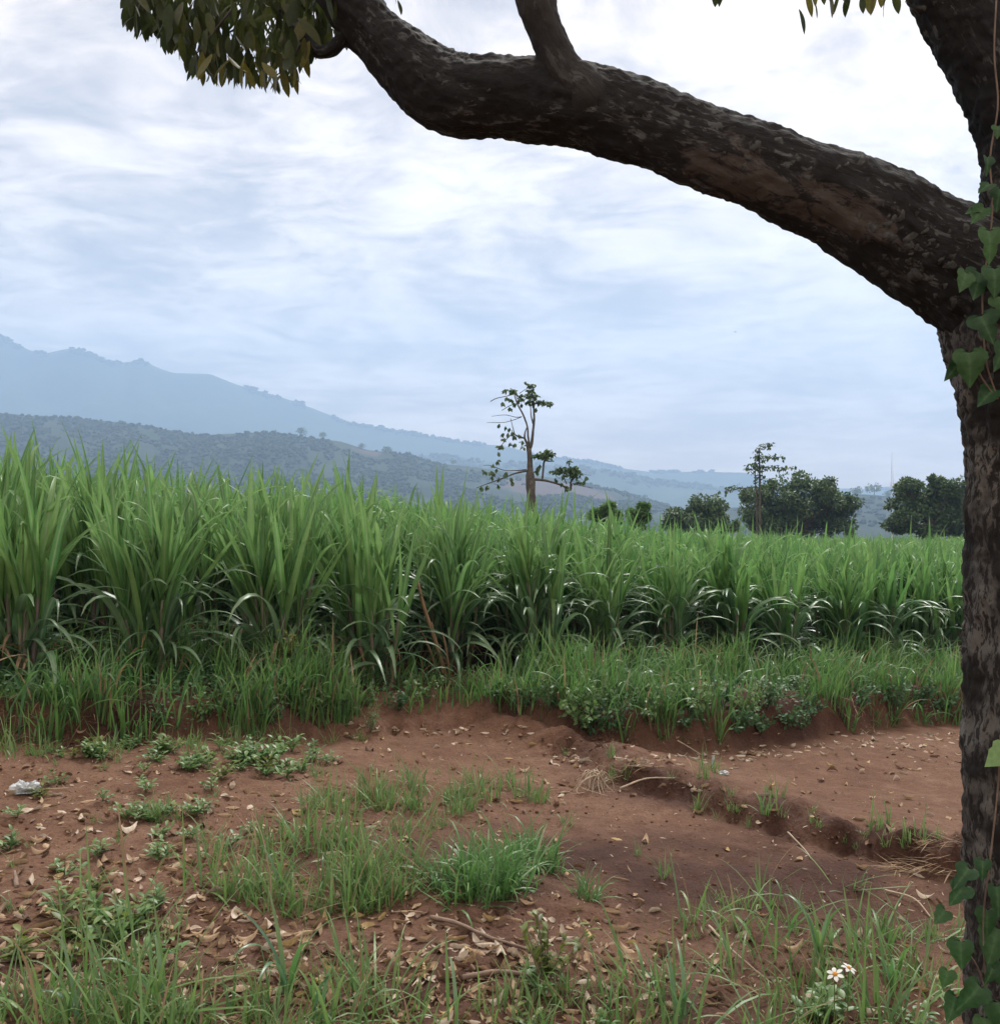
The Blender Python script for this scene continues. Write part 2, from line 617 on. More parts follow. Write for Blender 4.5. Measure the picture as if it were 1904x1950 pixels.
def soil_mat():
    m, t = new_mat('red_soil')
    tc = t.n('ShaderNodeTexCoord').outputs['Object']
    wet_shade = t.n('ShaderNodeAttribute', None, attribute_name='wet_shade').outputs['Fac']
    big = t.noise(tc, 1.3, 6.0, 0.6, 0.3)
    mid = t.noise(tc, 9.0, 6.0, 0.65)
    fine = t.noise(tc, 60.0, 5.0, 0.7)
    f = t.math('ADD', t.math('MULTIPLY', big, 0.5), t.math('MULTIPLY', mid, 0.5))
    dry = t.ramp(f, [(0.32, (0.082, 0.040, 0.024)), (0.5, (0.120, 0.064, 0.040)), (0.66, (0.165, 0.098, 0.066))])
    moist = t.ramp(f, [(0.35, (0.034, 0.016, 0.011)), (0.65, (0.062, 0.030, 0.021))])  # dark tone for damp soil and for the shade painted on the bank face
    c = t.mix(wet_shade, dry, moist)
    c = t.mix(1.0, c, t.ramp(fine, [(0.25, 0.62), (0.5, 1.0), (0.75, 1.4)]), 'MULTIPLY')
    vor = t.n('ShaderNodeTexVoronoi', {'Vector': tc, 'Scale': 38.0}, feature='F1').outputs[0]
    h = t.math('ADD', t.math('ADD', t.math('MULTIPLY', mid, 0.5), t.math('MULTIPLY', fine, 0.35)), t.math('MULTIPLY', vor, -0.25))
    bp = t.n('ShaderNodeBump', {'Strength': 0.8, 'Distance': 0.03, 'Height': h})
    pb = t.n('ShaderNodeBsdfPrincipled', {'Base Color': c, 'Roughness': 0.92, 'Specular IOR Level': 0.18, 'Normal': bp.outputs[0]})
    finish(t, pb.outputs[0])
    return m


def bark_mat(name, dark, mid, lichen, patch=None, lichen_amt=0.5, cell=2.5):
    """furrowed bark; coordinates run round and along the limb"""
    m, t = new_mat(name)
    b = t.n('ShaderNodeAttribute', None, attribute_name='buv').outputs['Vector']
    st = t.n('ShaderNodeMapping', {'Vector': b, 'Scale': (1.0, 1.0, 0.28)}).outputs[0]
    st2 = t.n('ShaderNodeMapping', {'Vector': b, 'Scale': (1.0, 1.0, 0.45)}).outputs[0]
    st3 = t.n('ShaderNodeMapping', {'Vector': b, 'Scale': (1.0, 1.0, 0.33)}).outputs[0]
    n1 = t.noise(st, 34.0, 9.0, 0.72, 0.6)
    n2 = t.noise(b, 5.0, 5.0, 0.6, 0.3)
    n3 = t.noise(st2, 70.0, 5.0, 0.7)
    vr = t.n('ShaderNodeTexVoronoi', {'Vector': st2, 'Scale': 34.0, 'Randomness': 1.0}, feature='DISTANCE_TO_EDGE').outputs[0]
    c = t.ramp(n1, [(0.3, dark), (0.55, mid), (0.75, tuple(q * 1.7 for q in mid))])
    c = t.mix(t.ramp(n2, [(0.35, 0.75), (0.6, 0.0)]), c, dark)
    flakes = t.math('MULTIPLY', t.ramp(t.noise(st3, 52.0, 9.0, 0.7, 0.5), [(0.60 - 0.13 * lichen_amt, 0.0), (0.635 - 0.12 * lichen_amt, 1.0)]), t.ramp(n2, [(0.42, 0.0), (0.55, 1.0)]))
    c = t.mix(t.math('MULTIPLY', flakes, 0.8), c, t.mix(n3, lichen, tuple(q * 0.55 for q in lichen)))
    if patch is not None:
        pm = t.n('ShaderNodeAttribute', None, attribute_name='patch').outputs['Fac']
        pn = t.math('MULTIPLY', t.ramp(t.math('ADD', pm, t.math('MULTIPLY_ADD', t.noise(st2, 19.0, 9.0, 0.74, 1.0), 3.6, -1.9)), [(0.34, 0.0), (0.62, 1.0)]), 0.85)
        c = t.mix(pn, c, t.mix(n3, patch, tuple(q * 0.6 for q in patch)))
    h = t.math('ADD', t.math('MULTIPLY', n1, 0.7), t.math('ADD', t.math('MULTIPLY', n3, 0.3), t.math('MULTIPLY', t.math('MINIMUM', vr, 0.12), cell)))
    bp = t.n('ShaderNodeBump', {'Strength': 0.9, 'Distance': 0.012, 'Height': h})
    pb = t.n('ShaderNodeBsdfPrincipled', {'Base Color': c, 'Roughness': 0.85, 'Specular IOR Level': 0.25, 'Normal': bp.outputs[0]})
    finish(t, pb.outputs[0])
    return m


def hill_mat(name, greens, brown=None, scale=0.012, patch_px=None):
    m, t = new_mat(name)
    tc = t.n('ShaderNodeTexCoord').outputs['Object']
    n1 = t.noise(tc, scale, 6.0, 0.6, 0.2)
    n2 = t.noise(tc, scale * 7, 5.0, 0.65)
    c = t.ramp(t.math('ADD', t.math('MULTIPLY', n1, 0.6), t.math('MULTIPLY', n2, 0.4)), [(0.35 + 0.3 * i / (len(greens) - 1), g) for i, g in enumerate(greens)])
    if brown is not None:
        pm = t.n('ShaderNodeAttribute', None, attribute_name='patch').outputs['Fac']
        c = t.mix(t.ramp(t.math('ADD', pm, t.math('MULTIPLY_ADD', n2, 0.8, -0.4)), [(0.45, 0.0), (0.6, 1.0)]), c, brown)
    pb = t.n('ShaderNodeBsdfPrincipled', {'Base Color': c, 'Roughness': 0.95, 'Specular IOR Level': 0.1})
    finish(t, pb.outputs[0])
    return m


M_soil = soil_mat()
M_cane_hi = leaf_mat('cane_leaf_young', [(0.045, 0.135, 0.040), (0.08, 0.205, 0.055), (0.13, 0.27, 0.07), (0.18, 0.32, 0.10)], (0.19, 0.33, 0.12), 0.4, 0.44, 0.42, 0.35, midrib=(0.26, 0.32, 0.18))
M_cane_lo = leaf_mat('cane_leaf_old', [(0.04, 0.11, 0.05), (0.07, 0.17, 0.075), (0.105, 0.215, 0.095), (0.15, 0.255, 0.13)], (0.19, 0.25, 0.14), 0.4, 0.33, 0.34, 0.6, midrib=(0.24, 0.29, 0.20))
M_cane_dry = leaf_mat('cane_leaf_dry', [(0.22, 0.15, 0.09), (0.30, 0.20, 0.12), (0.16, 0.09, 0.06)], None, 0, 0.2, 0.8, 0.2)
M_stalk = leaf_mat('cane_stalk', [(0.10, 0.07, 0.075), (0.15, 0.13, 0.10), (0.09, 0.11, 0.06)], None, 0, 0.0, 0.6, 0.3)
M_grass = leaf_mat('grass_blade', [(0.07, 0.17, 0.04), (0.11, 0.225, 0.055), (0.17, 0.27, 0.08), (0.09, 0.195, 0.075)], (0.22, 0.27, 0.12), 0.4, 0.38, 0.45, 0.5)
M_grass_lush = leaf_mat('lush_grass_blade', [(0.055, 0.15, 0.042), (0.085, 0.205, 0.055), (0.12, 0.25, 0.065)], (0.16, 0.27, 0.09), 0.4, 0.38, 0.45, 0.5)
M_grass_dry = leaf_mat('dry_grass_blade', [(0.30, 0.22, 0.13), (0.22, 0.14, 0.085), (0.38, 0.29, 0.19)], None, 0, 0.2, 0.8, 0.2)
M_weed = leaf_mat('weed_leaf', [(0.075, 0.16, 0.05), (0.105, 0.205, 0.055), (0.135, 0.24, 0.07)], None, 0, 0.3, 0.42, 0.5)
M_weed_dark = leaf_mat('dark_weed_leaf', [(0.034, 0.095, 0.036), (0.052, 0.13, 0.044), (0.08, 0.165, 0.06)], None, 0, 0.3, 0.5, 0.35)
M_yellow = leaf_mat('yellow_green_leaf', [(0.12, 0.15, 0.035), (0.16, 0.20, 0.04), (0.09, 0.13, 0.035)], None, 0, 0.35, 0.45, 0.4)
M_crown = leaf_mat('shade_tree_leaf', [(0.022, 0.034, 0.010), (0.034, 0.048, 0.012), (0.055, 0.060, 0.016)], None, 0, 0.5, 0.5, 0.3)
M_crown_y = leaf_mat('yellowing_shade_tree_leaf', [(0.085, 0.082, 0.014), (0.13, 0.12, 0.018), (0.06, 0.06, 0.014)], None, 0, 0.45, 0.4, 0.5)
M_bush = leaf_mat('far_tree_leaf', [(0.042, 0.085, 0.030), (0.068, 0.125, 0.043), (0.105, 0.165, 0.06)], None, 0, 0.25, 0.5, 0.4)
M_vine = leaf_mat('vine_leaf', [(0.015, 0.050, 0.016), (0.024, 0.07, 0.022), (0.04, 0.095, 0.028)], None, 0, 0.3, 0.5, 0.25, midrib=(0.07, 0.14, 0.06))
M_bark = bark_mat('shade_tree_bark', (0.006, 0.0062, 0.0066), (0.0155, 0.0152, 0.0155), (0.12, 0.125, 0.125), (0.085, 0.070, 0.061), 0.4, 0.4)
M_branch = bark_mat('upright_branch_bark', (0.016, 0.015, 0.015), (0.036, 0.033, 0.031), (0.10, 0.10, 0.10), None, 0.5, 0.0)
M_trunk = bark_mat('shade_tree_trunk_bark', (0.008, 0.0075, 0.007), (0.026, 0.0225, 0.020), (0.18, 0.17, 0.152), None, 1.0, 0.8)
M_twig = bark_mat('grey_bark', (0.05, 0.045, 0.04), (0.12, 0.10, 0.085), (0.3, 0.28, 0.25), None, 0.4)
M_stick = plain_mat('dry_stick', (0.17, 0.12, 0.09), 0.85, 0.4, 20)
M_palestick = plain_mat('pale_stick', (0.36, 0.29, 0.21), 0.85, 0.3, 20)
M_litter = [leaf_mat('fallen_leaf_' + n, s, None, 0, 0.12, 0.75, 0.25) for n, s in (
    ('tan', [(0.30, 0.205, 0.125), (0.38, 0.275, 0.175), (0.24, 0.155, 0.095)]),
    ('pale', [(0.42, 0.34, 0.255), (0.50, 0.42, 0.33), (0.34, 0.28, 0.215)]),
    ('brown', [(0.13, 0.075, 0.048), (0.20, 0.12, 0.075), (0.09, 0.055, 0.038)]),
    ('yellow', [(0.36, 0.26, 0.11), (0.42, 0.32, 0.15), (0.32, 0.23, 0.11)]))]

# ------------------------------------------------------------------ ground sheet
def axis(lo, hi, step, far_lo, far_hi, grow=1.16):
    core = list(np.arange(lo, hi, step))
    s, x, left = step, lo, []
    while x > far_lo:
        s *= grow
        x -= s
        left.append(x)
    s, x, right = step, core[-1], []
    while x < far_hi:
        s *= grow
        x += s
        right.append(x)
    return np.array(left[::-1] + core + right)


gx = axis(-4.4, 7.4, 0.033, -6500, 6500)
gy = axis(2.4, 12.6, 0.029, -40, 4700)
GX, GY = np.meshgrid(gx, gy, indexing='xy')
GZ = ground(GX, GY)
nyg, nxg = GX.shape
ii = np.arange(nxg * nyg).reshape(nyg, nxg)
GQ = np.stack([ii[:-1, :-1], ii[:-1, 1:], ii[1:, 1:], ii[1:, :-1]], -1).reshape(-1, 4)
# moist dark soil where the photograph has it: the hollow in front of the berm. The bank face gets painted shade
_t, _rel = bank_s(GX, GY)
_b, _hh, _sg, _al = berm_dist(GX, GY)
mx_, my_ = hit(1400, 1680)
wet_shade = 1.15 * np.exp(-(((GX - mx_) / 1.6) ** 2 + ((GY - my_) / 0.75) ** 2) ** 1.0)
mx2, my2 = hit(700, 1880)
wet_shade = np.maximum(wet_shade, 0.8 * np.exp(-(((GX - mx2) / 2.2) ** 2 + ((GY - my2) / 0.55) ** 2)))
wet_shade = np.maximum(wet_shade, 0.75 * np.exp(-((_b * _sg) / 0.3) ** 2) * (_al > 1.6))
wet_shade = np.maximum(wet_shade, 0.75 * sstep(-0.12, 0.05, _rel) * (1 - np.interp(_t, ramp_t, [0, 1, 1, 0]) * (_rel < 0.8)))  # overhang shade of the bank face, painted into the soil colour
wet_shade = np.clip(wet_shade + 0.45 * fbm(GX * 2.2, GY * 2.2, 0, 4, 77) * (wet_shade + 0.25), 0, 1)
wet_shade[(GY > 60)] = 0.6


def ground(x, y, micro=True):
    """height of the built sheet (bilinear)"""
    x, y = np.atleast_1d(np.asarray(x, float)), np.atleast_1d(np.asarray(y, float))
    i = np.clip(np.searchsorted(gx, x) - 1, 0, nxg - 2)
    j = np.clip(np.searchsorted(gy, y) - 1, 0, nyg - 2)
    fx = np.clip((x - gx[i]) / (gx[i + 1] - gx[i]), 0, 1)
    fy = np.clip((y - gy[j]) / (gy[j + 1] - gy[j]), 0, 1)
    return (GZ[j, i] * (1 - fx) + GZ[j, i + 1] * fx) * (1 - fy) + (GZ[j + 1, i] * (1 - fx) + GZ[j + 1, i + 1] * fx) * fy


g_me = mesh_from('ground', np.stack([GX, GY, GZ], -1), GQ, None, [M_soil], attrs={'wet_shade': wet_shade.ravel()})
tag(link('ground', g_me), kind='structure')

# ------------------------------------------------------------------ hills and mountains
def ridge_fn(sky, D, Dfoot, footz, wob=0.06, seed=0, rough=0.03, gully=0.12):
    sx = np.array([p[0] for p in sky], float)
    sy = np.array([p[1] for p in sky], float)

    def pos(px, v):
        """v: 0 foot, 1 ridge, up to 1.4 behind"""
        px, v = np.asarray(px, float), np.asarray(v, float)
        Dr = D * (1 + wob * fbm(px / 260.0, 0.3, 0, 3, seed))
        yy = np.interp(px, sx, sy)
        zr = EYE + (975 - yy) / F * Dr
        dep = Dfoot + (Dr - Dfoot) * v
        x = (px - 952) / F * dep
        vv = np.clip(v, 0, 1)
        f = 0.55 * vv + 0.45 * vv ** 2
        env = np.sin(np.pi * np.clip(vv, 0, 1)) ** 0.8
        sc = 9.0 / D
        g = np.abs(fbm(x * sc, dep * sc * 0.6, 0, 4, seed + 3)) * -gully * 2 + gully
        z = footz + (zr - footz) * (f + env * g)
        back = np.maximum(v - 1, 0)
        z = z - back * (zr - footz) * 3.5
        z = z + rough * (zr - footz) * fbm(x * sc * 9, dep * sc * 9, 0, 2, seed + 8) * env
        return x, dep, z
    return pos


def make_hill(name, pos, mat, px0=-900, px1=2800, step=9, rows=44, patch=None):
    px = np.arange(px0, px1, step)
    v = np.concatenate([np.linspace(0, 1, rows), [1.03, 1.08, 1.15]])
    PX, VV = np.meshgrid(px, v, indexing='xy')
    x, y, z = pos(PX, VV)
    ny, nx = PX.shape
    i = np.arange(nx * ny).reshape(ny, nx)
    q = np.stack([i[:-1, :-1], i[:-1, 1:], i[1:, 1:], i[1:, :-1]], -1).reshape(-1, 4)
    at = {}
    if patch is not None:
        at['patch'] = patch(PX, VV).ravel()
    me = mesh_from(name, np.stack([x, y, z], -1), q, None, [mat], attrs=at)
    return tag(link(name, me), kind='structure')


sky_far = [(-900, 640), (-500, 600), (-250, 590), (-100, 608), (0, 637), (30, 655), (60, 668), (90, 672), (128, 664), (160, 668), (210, 690), (240, 690), (272, 685), (300, 700), (330, 710), (400, 712),
           (450, 732), (500, 746), (560, 764), (620, 787), (660, 804), (740, 816), (800, 827), (860, 839), (920, 846), (960, 849), (1010, 862), (1060, 872), (1120, 879), (1180, 891), (1240, 899), (1330, 898), (1420, 900), (1480, 916),
           (1600, 930), (1700, 932), (1850, 936), (2200, 940), (2800, 930)]
sky_mid = [(-900, 900), (300, 900), (780, 868), (850, 866), (930, 880), (1010, 884), (1100, 888), (1170, 897), (1240, 912), (1330, 922), (1440, 934), (1560, 948), (1700, 960), (2000, 970), (2800, 980)]
sky_wood = [(-900, 800), (-300, 776), (0, 786), (60, 792), (150, 796), (260, 808), (340, 822), (380, 829), (450, 825), (500, 823), (560, 829), (650, 841), (700, 857), (780, 866), (830, 882), (900, 889),
            (1000, 902), (1100, 917), (1180, 936), (1250, 956), (1330, 980), (1450, 1000), (2800, 1020)]
sky_right = [(-900, 1010), (1150, 1000), (1300, 975), (1450, 962), (1560, 945), (1640, 941), (1720, 947), (1830, 944), (2100, 935), (2800, 925)]
pos_far = ridge_fn(sky_far, 3900, 2700, -30, 0.04, 1, 0.012, 0.06)
pos_mid = ridge_fn(sky_mid, 2900, 2100, -32, 0.05, 2, 0.03, 0.08)
pos_wood = ridge_fn(sky_wood, 1500, 620, -30, 0.05, 3, 0.02, 0.06)
pos_right = ridge_fn(sky_right, 1250, 700, -30, 0.05, 4, 0.02, 0.06)
M_hfar = hill_mat('far_mountain_forest', [(0.02, 0.035, 0.02), (0.035, 0.055, 0.03), (0.05, 0.075, 0.04)], None, 0.004)
M_hmid = hill_mat('mid_hill_forest', [(0.025, 0.045, 0.022), (0.04, 0.065, 0.03), (0.055, 0.085, 0.04)], None, 0.008)
M_hwood = hill_mat('wooded_hill_ground', [(0.014, 0.027, 0.013), (0.021, 0.037, 0.017), (0.034, 0.054, 0.023)], (0.085, 0.06, 0.047), 0.012)
make_hill('mountain', pos_far, M_hfar)
make_hill('mountain_foothill', pos_mid, M_hmid)


def wood_patch(px, v):
    return np.exp(-((px - 1060) / 130.0) ** 2 - ((v - 0.82) / 0.14) ** 2) * 1.1 + 0.75 * np.exp(-((px - 700) / 60.0) ** 2 - ((v - 0.97) / 0.03) ** 2)


make_hill('wooded_hill', pos_wood, M_hwood, patch=wood_patch)
make_hill('valley_hill', pos_right, M_hwood, patch=lambda px, v: px * 0 + 0.0)

# woods: masses of tree crowns on the slopes
M_hilltree = leaf_mat('hill_tree_crown', [(0.030, 0.052, 0.023), (0.040, 0.066, 0.027), (0.052, 0.08, 0.033)], None, 0, 0.3, 0.9, 0.1)


def scatter_wood(name, pos, n, px0, px1, v0, v1, size, thin, seed):
    r = np.random.RandomState(seed)
    px = r.uniform(px0, px1, n)
    v = v0 + (v1 - v0) * r.rand(n) ** 0.7
    keep = fbm(px / 55.0, v * 7, 0, 3, seed) + thin(px, v) > 0
    px, v = px[keep], v[keep]
    x, y, z = pos(px, v)
    sz = size * r.uniform(0.55, 1.35, len(px))
    c = np.stack([x, y, z + sz * 0.45], 1)
    m = MB()
    m.add(blobs(c, sz, 1, 0.7, 0.7, seed))
    return tag(link(name, m.mesh(name, [M_hilltree], False)), kind='stuff')


scatter_wood('hill_wood', pos_wood, 10500, -250, 1350, 0.35, 1.0, 2.7, lambda p, v: 0.5 + 0.35 * (v > 0.93) * (p < 680) - 1.2 * wood_patch(p, v) - 0.6 * ((p > 640) & (p < 1000) & (v > 0.93)), 5)
scatter_wood('valley_wood', pos_right, 1300, 1150, 2200, 0.4, 1.0, 3.0, lambda p, v: 0.05 + 0 * p, 6)
scatter_wood('foothill_wood', pos_mid, 900, 700, 2000, 0.85, 1.0, 7.0, lambda p, v: 0.3 + 0 * p, 7)
scatter_wood('mountain_wood', pos_far, 1500, -200, 1900, 0.97, 1.0, 8.0, lambda p, v: 0.1 + 0 * p, 8)


# lone trees on the ridges that can be told apart
def leaf_cloud(cent, rad, n, ls, seed, squash=0.8, shell=0.55):
    r = np.random.RandomState(seed)
    d = r.normal(size=(n, 3))
    d /= np.linalg.norm(d, axis=1, keepdims=True)
    q = d * (shell + (1 - shell) * r.rand(n, 1) ** 0.5)
    p = np.asarray(cent) + q * rad * np.array([1, 1, squash])
    ld = d * 0.7 + r.normal(size=(n, 3)) * 0.6 + np.array([0, 0, -0.3])
    nr = d + r.normal(size=(n, 3)) * 0.5 + np.array([0, 0, 0.6])
    return diamonds(p, ld, nr, ls * r.uniform(0.7, 1.3, n), ls * 0.55, r.rand(n))


def hill_tree(px, py, pos, hpx, wpx, label, group, v=0.995, seed=0):
    x, y, z = (float(q) for q in pos(px, v))
    h, wd = hpx / F * y, wpx / F * y
    root = link('hill_tree', None, None, (x, y, z - 0.3))
    tag(root, label, 'tree', group)
    p, buv = tube([(0, 0, 0), (wd * .04, 0, h * .35), (0, 0, h * .75)], [h * .045, h * .03, h * .015], 6, 6)
    m = MB(); m.add(p)
    me = mesh_from('trunk', m.V[0], m.Q[0], m.T[0], [M_twig], attrs={'buv': buv})
    link('trunk', me, root)
    r = np.random.RandomState(seed)
    m = MB()
    for k in range(6):
        c = (r.uniform(-.32, .32) * wd, r.uniform(-.3, .3) * wd, h * r.uniform(.5, .85))
        m.add(leaf_cloud(c, wd * r.uniform(.2, .32), 60, wd * .13, seed * 9 + k))
    link('crown', m.mesh('crown', [M_bush], False), root)


for k, (px, hp, wp, lab) in enumerate([
        (574, 16, 20, 'rounded lone tree on the bare crest of the wooded hill, the wider'),
        (615, 16, 14, 'narrow upright lone tree on the bare crest of the wooded hill'),
        (524, 9, 8, 'tiny pointed tree standing out of the wooded hill crest left of the lone trees'),
        (690, 10, 14, 'small tree where the bare crest of the wooded hill starts to drop'),
        (735, 9, 22, 'low wide tree clump on the descending crest of the wooded hill'),
        (862, 11, 13, 'small lone tree on the long lower shoulder left of the lopped tree'),
        (1228, 9, 10, 'tiny dark tree low on the hill slope right of the lopped tree')]):
    hill_tree(px, 0, pos_wood, hp, wp, lab, 'lone trees on the wooded hill crest', seed=40 + k)
for k, (px, hp, wp, lab) in enumerate([
        (1583, 18, 26, 'bushy tree on the valley ridge just right of the broad dark tree'),
        (1625, 11, 26, 'low spreading tree in the middle of the valley ridge trees'),
        (1664, 20, 30, 'tallest tree of the valley ridge left of the radio mast'),
        (1690, 10, 18, 'small tree on the valley ridge at the foot of the radio mast')]):
    hill_tree(px, 0, pos_right, hp, wp, lab, 'trees on the valley ridge', seed=60 + k)

# ------------------------------------------------------------------ haze
haze_m, t = new_mat('haze_air')
pv = t.n('ShaderNodeVolumePrincipled', {'Color': (0.47, 0.69, 1.0, 1), 'Density': 3.4e-4, 'Anisotropy': 0.2})
t.n('ShaderNodeOutputMaterial', {'Volume': pv.outputs[0]})
HX0, HX1, HY0, HY1, HZ0, HZ1 = -6900, 6900, -300, 5000, float(min(GZ.min(), -33)) - 30.0, 860.0
hv = [(x, y, z) for x in (HX0, HX1) for y in (HY0, HY1) for z in (HZ0, HZ1)]
hq = [(0, 1, 3, 2), (4, 6, 7, 5), (0, 4, 5, 1), (2, 3, 7, 6), (0, 2, 6, 4), (1, 5, 7, 3)]
tag(link('haze', mesh_from('haze', hv, hq, None, [haze_m], smooth=False)), kind='stuff')

# ------------------------------------------------------------------ shade tree in the foreground
TY = 2.9


def px_path(pts, depth0, depth1=None):
    """(px, py, half width) along a limb -> points and radii at real depth"""
    out, rad = [], []
    n = len(pts)
    for i, (a, b, hw) in enumerate(pts):
        d = depth0 if depth1 is None else depth0 + (depth1 - depth0) * i / (n - 1)
        p = P(a, b, d)
        out.append(p[:])
        rad.append(hw / F * d)
    return np.array(out), np.array(rad)


def bark_disp(amp, seed, along=3.2, round_=16.0):
    def f(TH, S, RR):
        cx, sx = np.cos(TH) * RR, np.sin(TH) * RR
        big = fbm(cx * 6, sx * 6, S * 3.0, 3, seed) * 0.012
        rid = np.abs(fbm(cx * round_, sx * round_, S * along * 2, 3, seed + 5)) * -1.6 + 0.5
        fin = fbm(cx * 45, sx * 45, S * 40, 2, seed + 9) * 0.55
        return big + amp * (rid + fin)
    return f


def bark_obj(name, pts, rad, rings, sides, mat, root, amp, seed, patchf=None, along=3.2):
    p, buv = tube(pts, rad, rings, sides, bark_disp(amp, seed, along))
    at = {'buv': buv}
    if patchf is not None:
        at['patch'] = patchf(p[0])
    me = mesh_from(name, p[0], p[1], p[2], [mat], attrs=at)
    return link(name, me, root)


root_xy = P(1958, 1900, TY)
tz = gz(root_xy.x, TY)
shade = link('shade_tree', None)
tag(shade, 'dark furrowed shade tree at the right edge with a limb arching across the sky', 'tree')

# trunk from the ground up to the fork and on into the right bough
groundpx = 975 + (EYE - (tz - 0.25)) / TY * F
trunk_pts = [(1962, groundpx, 190), (1958, groundpx - 130, 150), (1957, 1950, 121), (1956, 1700, 121), (1955, 1450, 124), (1955, 1200, 122), (1957, 980, 122), (1962, 860, 128), (1964, 760, 142), (1966, 680, 162), (1980, 600, 172), (1972, 510, 140),
             (1962, 420, 100), (1953, 330, 84), (1934, 240, 78), (1900, 150, 76), (1856, 60, 75), (1815, -10, 73), (1775, -90, 70), (1740, -220, 62), (1730, -420, 52), (1750, -700, 36), (1760, -900, 20)]
trunk_pts = [(a + (16 if b > 620 else 0), b, c) for a, b, c in trunk_pts]
pts, rad = px_path(trunk_pts, TY)
bark_obj('trunk', pts[:14], rad[:14], 400, 120, M_trunk, shade, 0.011, 2, along=2.2)
bark_obj('bough', pts[12:], rad[12:] * np.array([.75, .95] + [1] * (len(rad) - 14)), 300, 96, M_bark, shade, 0.008, 12, lambda V: np.zeros(len(V)), along=2.2)

limb_pts = [(1985, 640, 60), (1945, 590, 112), (1890, 545, 122), (1820, 500, 112), (1745, 462, 103), (1670, 420, 99), (1570, 370, 89), (1470, 326, 83), (1370, 290, 77), (1270, 254, 76), (1200, 228, 79), (1130, 207, 81), (1060, 197, 80), (990, 192, 80), (930, 186, 79),
            (880, 183, 78), (835, 168, 74), (795, 140, 68), (757, 106, 61), (722, 68, 55), (685, 25, 55), (640, -40, 54), (590, -120, 50), (530, -230, 44), (470, -380, 34), (420, -540, 22)]
limb_pts = [(a, b, c - 3) for a, b, c in limb_pts]
pts, rad = px_path(limb_pts, TY, 3.2)


def limb_patch(V):
    px = 952 + V[:, 0] / V[:, 1] * F
    py = 975 + (EYE - V[:, 2]) / V[:, 1] * F
    ctr = np.interp(px, [1250, 1400, 1500, 1600, 1700, 1800], [290, 330, 360, 400, 440, 560])
    return np.exp(-((py - ctr) / 55.0) ** 2) * sstep(1260, 1340, px) * (1 - sstep(1660, 1760, px)) * 0.85


bark_obj('limb', pts, rad, 460, 120, M_bark, shade, 0.0075, 4, limb_patch, along=1.6)
pts, rad = px_path([(1158, 232, 18), (1128, 200, 50), (1101, 166, 47), (1076, 142, 38), (1058, 108, 32), (1044, 70, 31), (1030, 30, 31), (1018, -15, 33), (1005, -80, 31), (985, -180, 26), (970, -320, 20), (975, -480, 12)], 2.985, 2.9)
bark_obj('upright_branch', pts, rad, 170, 64, M_branch, shade, 0.003, 6)
# hanging side branch at the left, behind the leaves
pts, rad = px_path([(690, 20, 26), (655, 70, 19), (628, 97, 17), (604, 96, 15), (585, 78, 13), (565, 50, 11), (535, 15, 10), (500, -30, 9)], 3.12, 3.3)
bark_obj('side_branch', pts, rad, 70, 24, M_bark, shade, 0.003, 8, lambda V: np.zeros(len(V)))
pts, rad = px_path([(1755, 20, 16), (1738, 12, 9), (1724, 4, 7), (1728, -8, 6), (1700, -30, 5), (1640, -30, 4)], 2.85, 2.8)
bark_obj('side_branch', pts, rad, 40, 16, M_trunk, shade, 0.002, 9)

# flakes of pale lichen standing proud of the limb: each a small uneven crust
lich_m = plain_mat('pale_lichen', (0.055, 0.056, 0.053), 0.95, 0.6, 80)
from mathutils.bvhtree import BVHTree
bpy.context.view_layer.update()
surf = []
for o_ in shade.children:
    if o_.name.startswith(('limb', 'trunk', 'bough')):
        me_ = o_.data
        surf.append(BVHTree.FromPolygons([v_.co[:] for v_ in me_.vertices], [p_.vertices[:] for p_ in me_.polygons]))
rq = np.random.RandomState(12)
spots_l = [(rq.normal() * 55 + a, rq.normal() * s_ + b) for a, b, n_, s_ in ((1690, 430, 26, 26), (1760, 490, 34, 34), (1735, 530, 14, 24), (1480, 290, 9, 26), (1300, 190, 5, 16), (835, 212, 4, 8), (900, 150, 4, 20), (1570, 330, 8, 22), (1795, 610, 16, 40), (1850, 760, 12, 80)) for _ in range(n_)]
m = MB()
for (a, b) in spots_l:
    best = None
    for tr_ in surf:
        d_ = (P(a, b, 1.0) - cam.location).normalized()
        h_ = tr_.ray_cast(cam.location, d_)
        if h_[0] is not None and (best is None or h_[3] < best[3]):
            best = h_
    if best is None or abs(best[1].dot(d_)) < .25:
        continue
    nr = best[1] if best[1].dot(d_) < 0 else -best[1]
    t1 = nr.orthogonal().normalized()
    t2 = nr.cross(t1)
    r_ = rq.uniform(.003, .016) * (1 if rq.rand() < .8 else 1.5)
    nn = 13
    ring, top_ = [], []
    sx, rot_ = rq.uniform(.5, 1), rq.rand() * 6.28
    for k in range(nn):
        th_ = k * 6.283 / nn
        ra = r_ * (1 + .28 * math.sin(2 * th_ + rot_) + .2 * math.sin(3 * th_ + 2.3 * rot_) + rq.uniform(-.1, .1))
        q = t1 * math.cos(k * 6.283 / nn + rot_) * ra + t2 * math.sin(k * 6.283 / nn + rot_) * ra * sx
        ring.append((best[0] + q - nr * .006)[:])
        top_.append((best[0] + q * .72 + nr * (.0008 + .0012 * rq.rand()))[:])
    V = ring + top_ + [(best[0] + nr * .0022)[:]]
    Q = [(k, (k + 1) % nn, nn + (k + 1) % nn, nn + k) for k in range(nn)]
    Tq = [(nn + k, nn + (k + 1) % nn, 2 * nn) for k in range(nn)]
    m.add((V, Q, Tq, np.full(len(V), rq.rand()), np.zeros(len(V))))
o = link('lichen', m.mesh('lichen', [lich_m], True), shade)
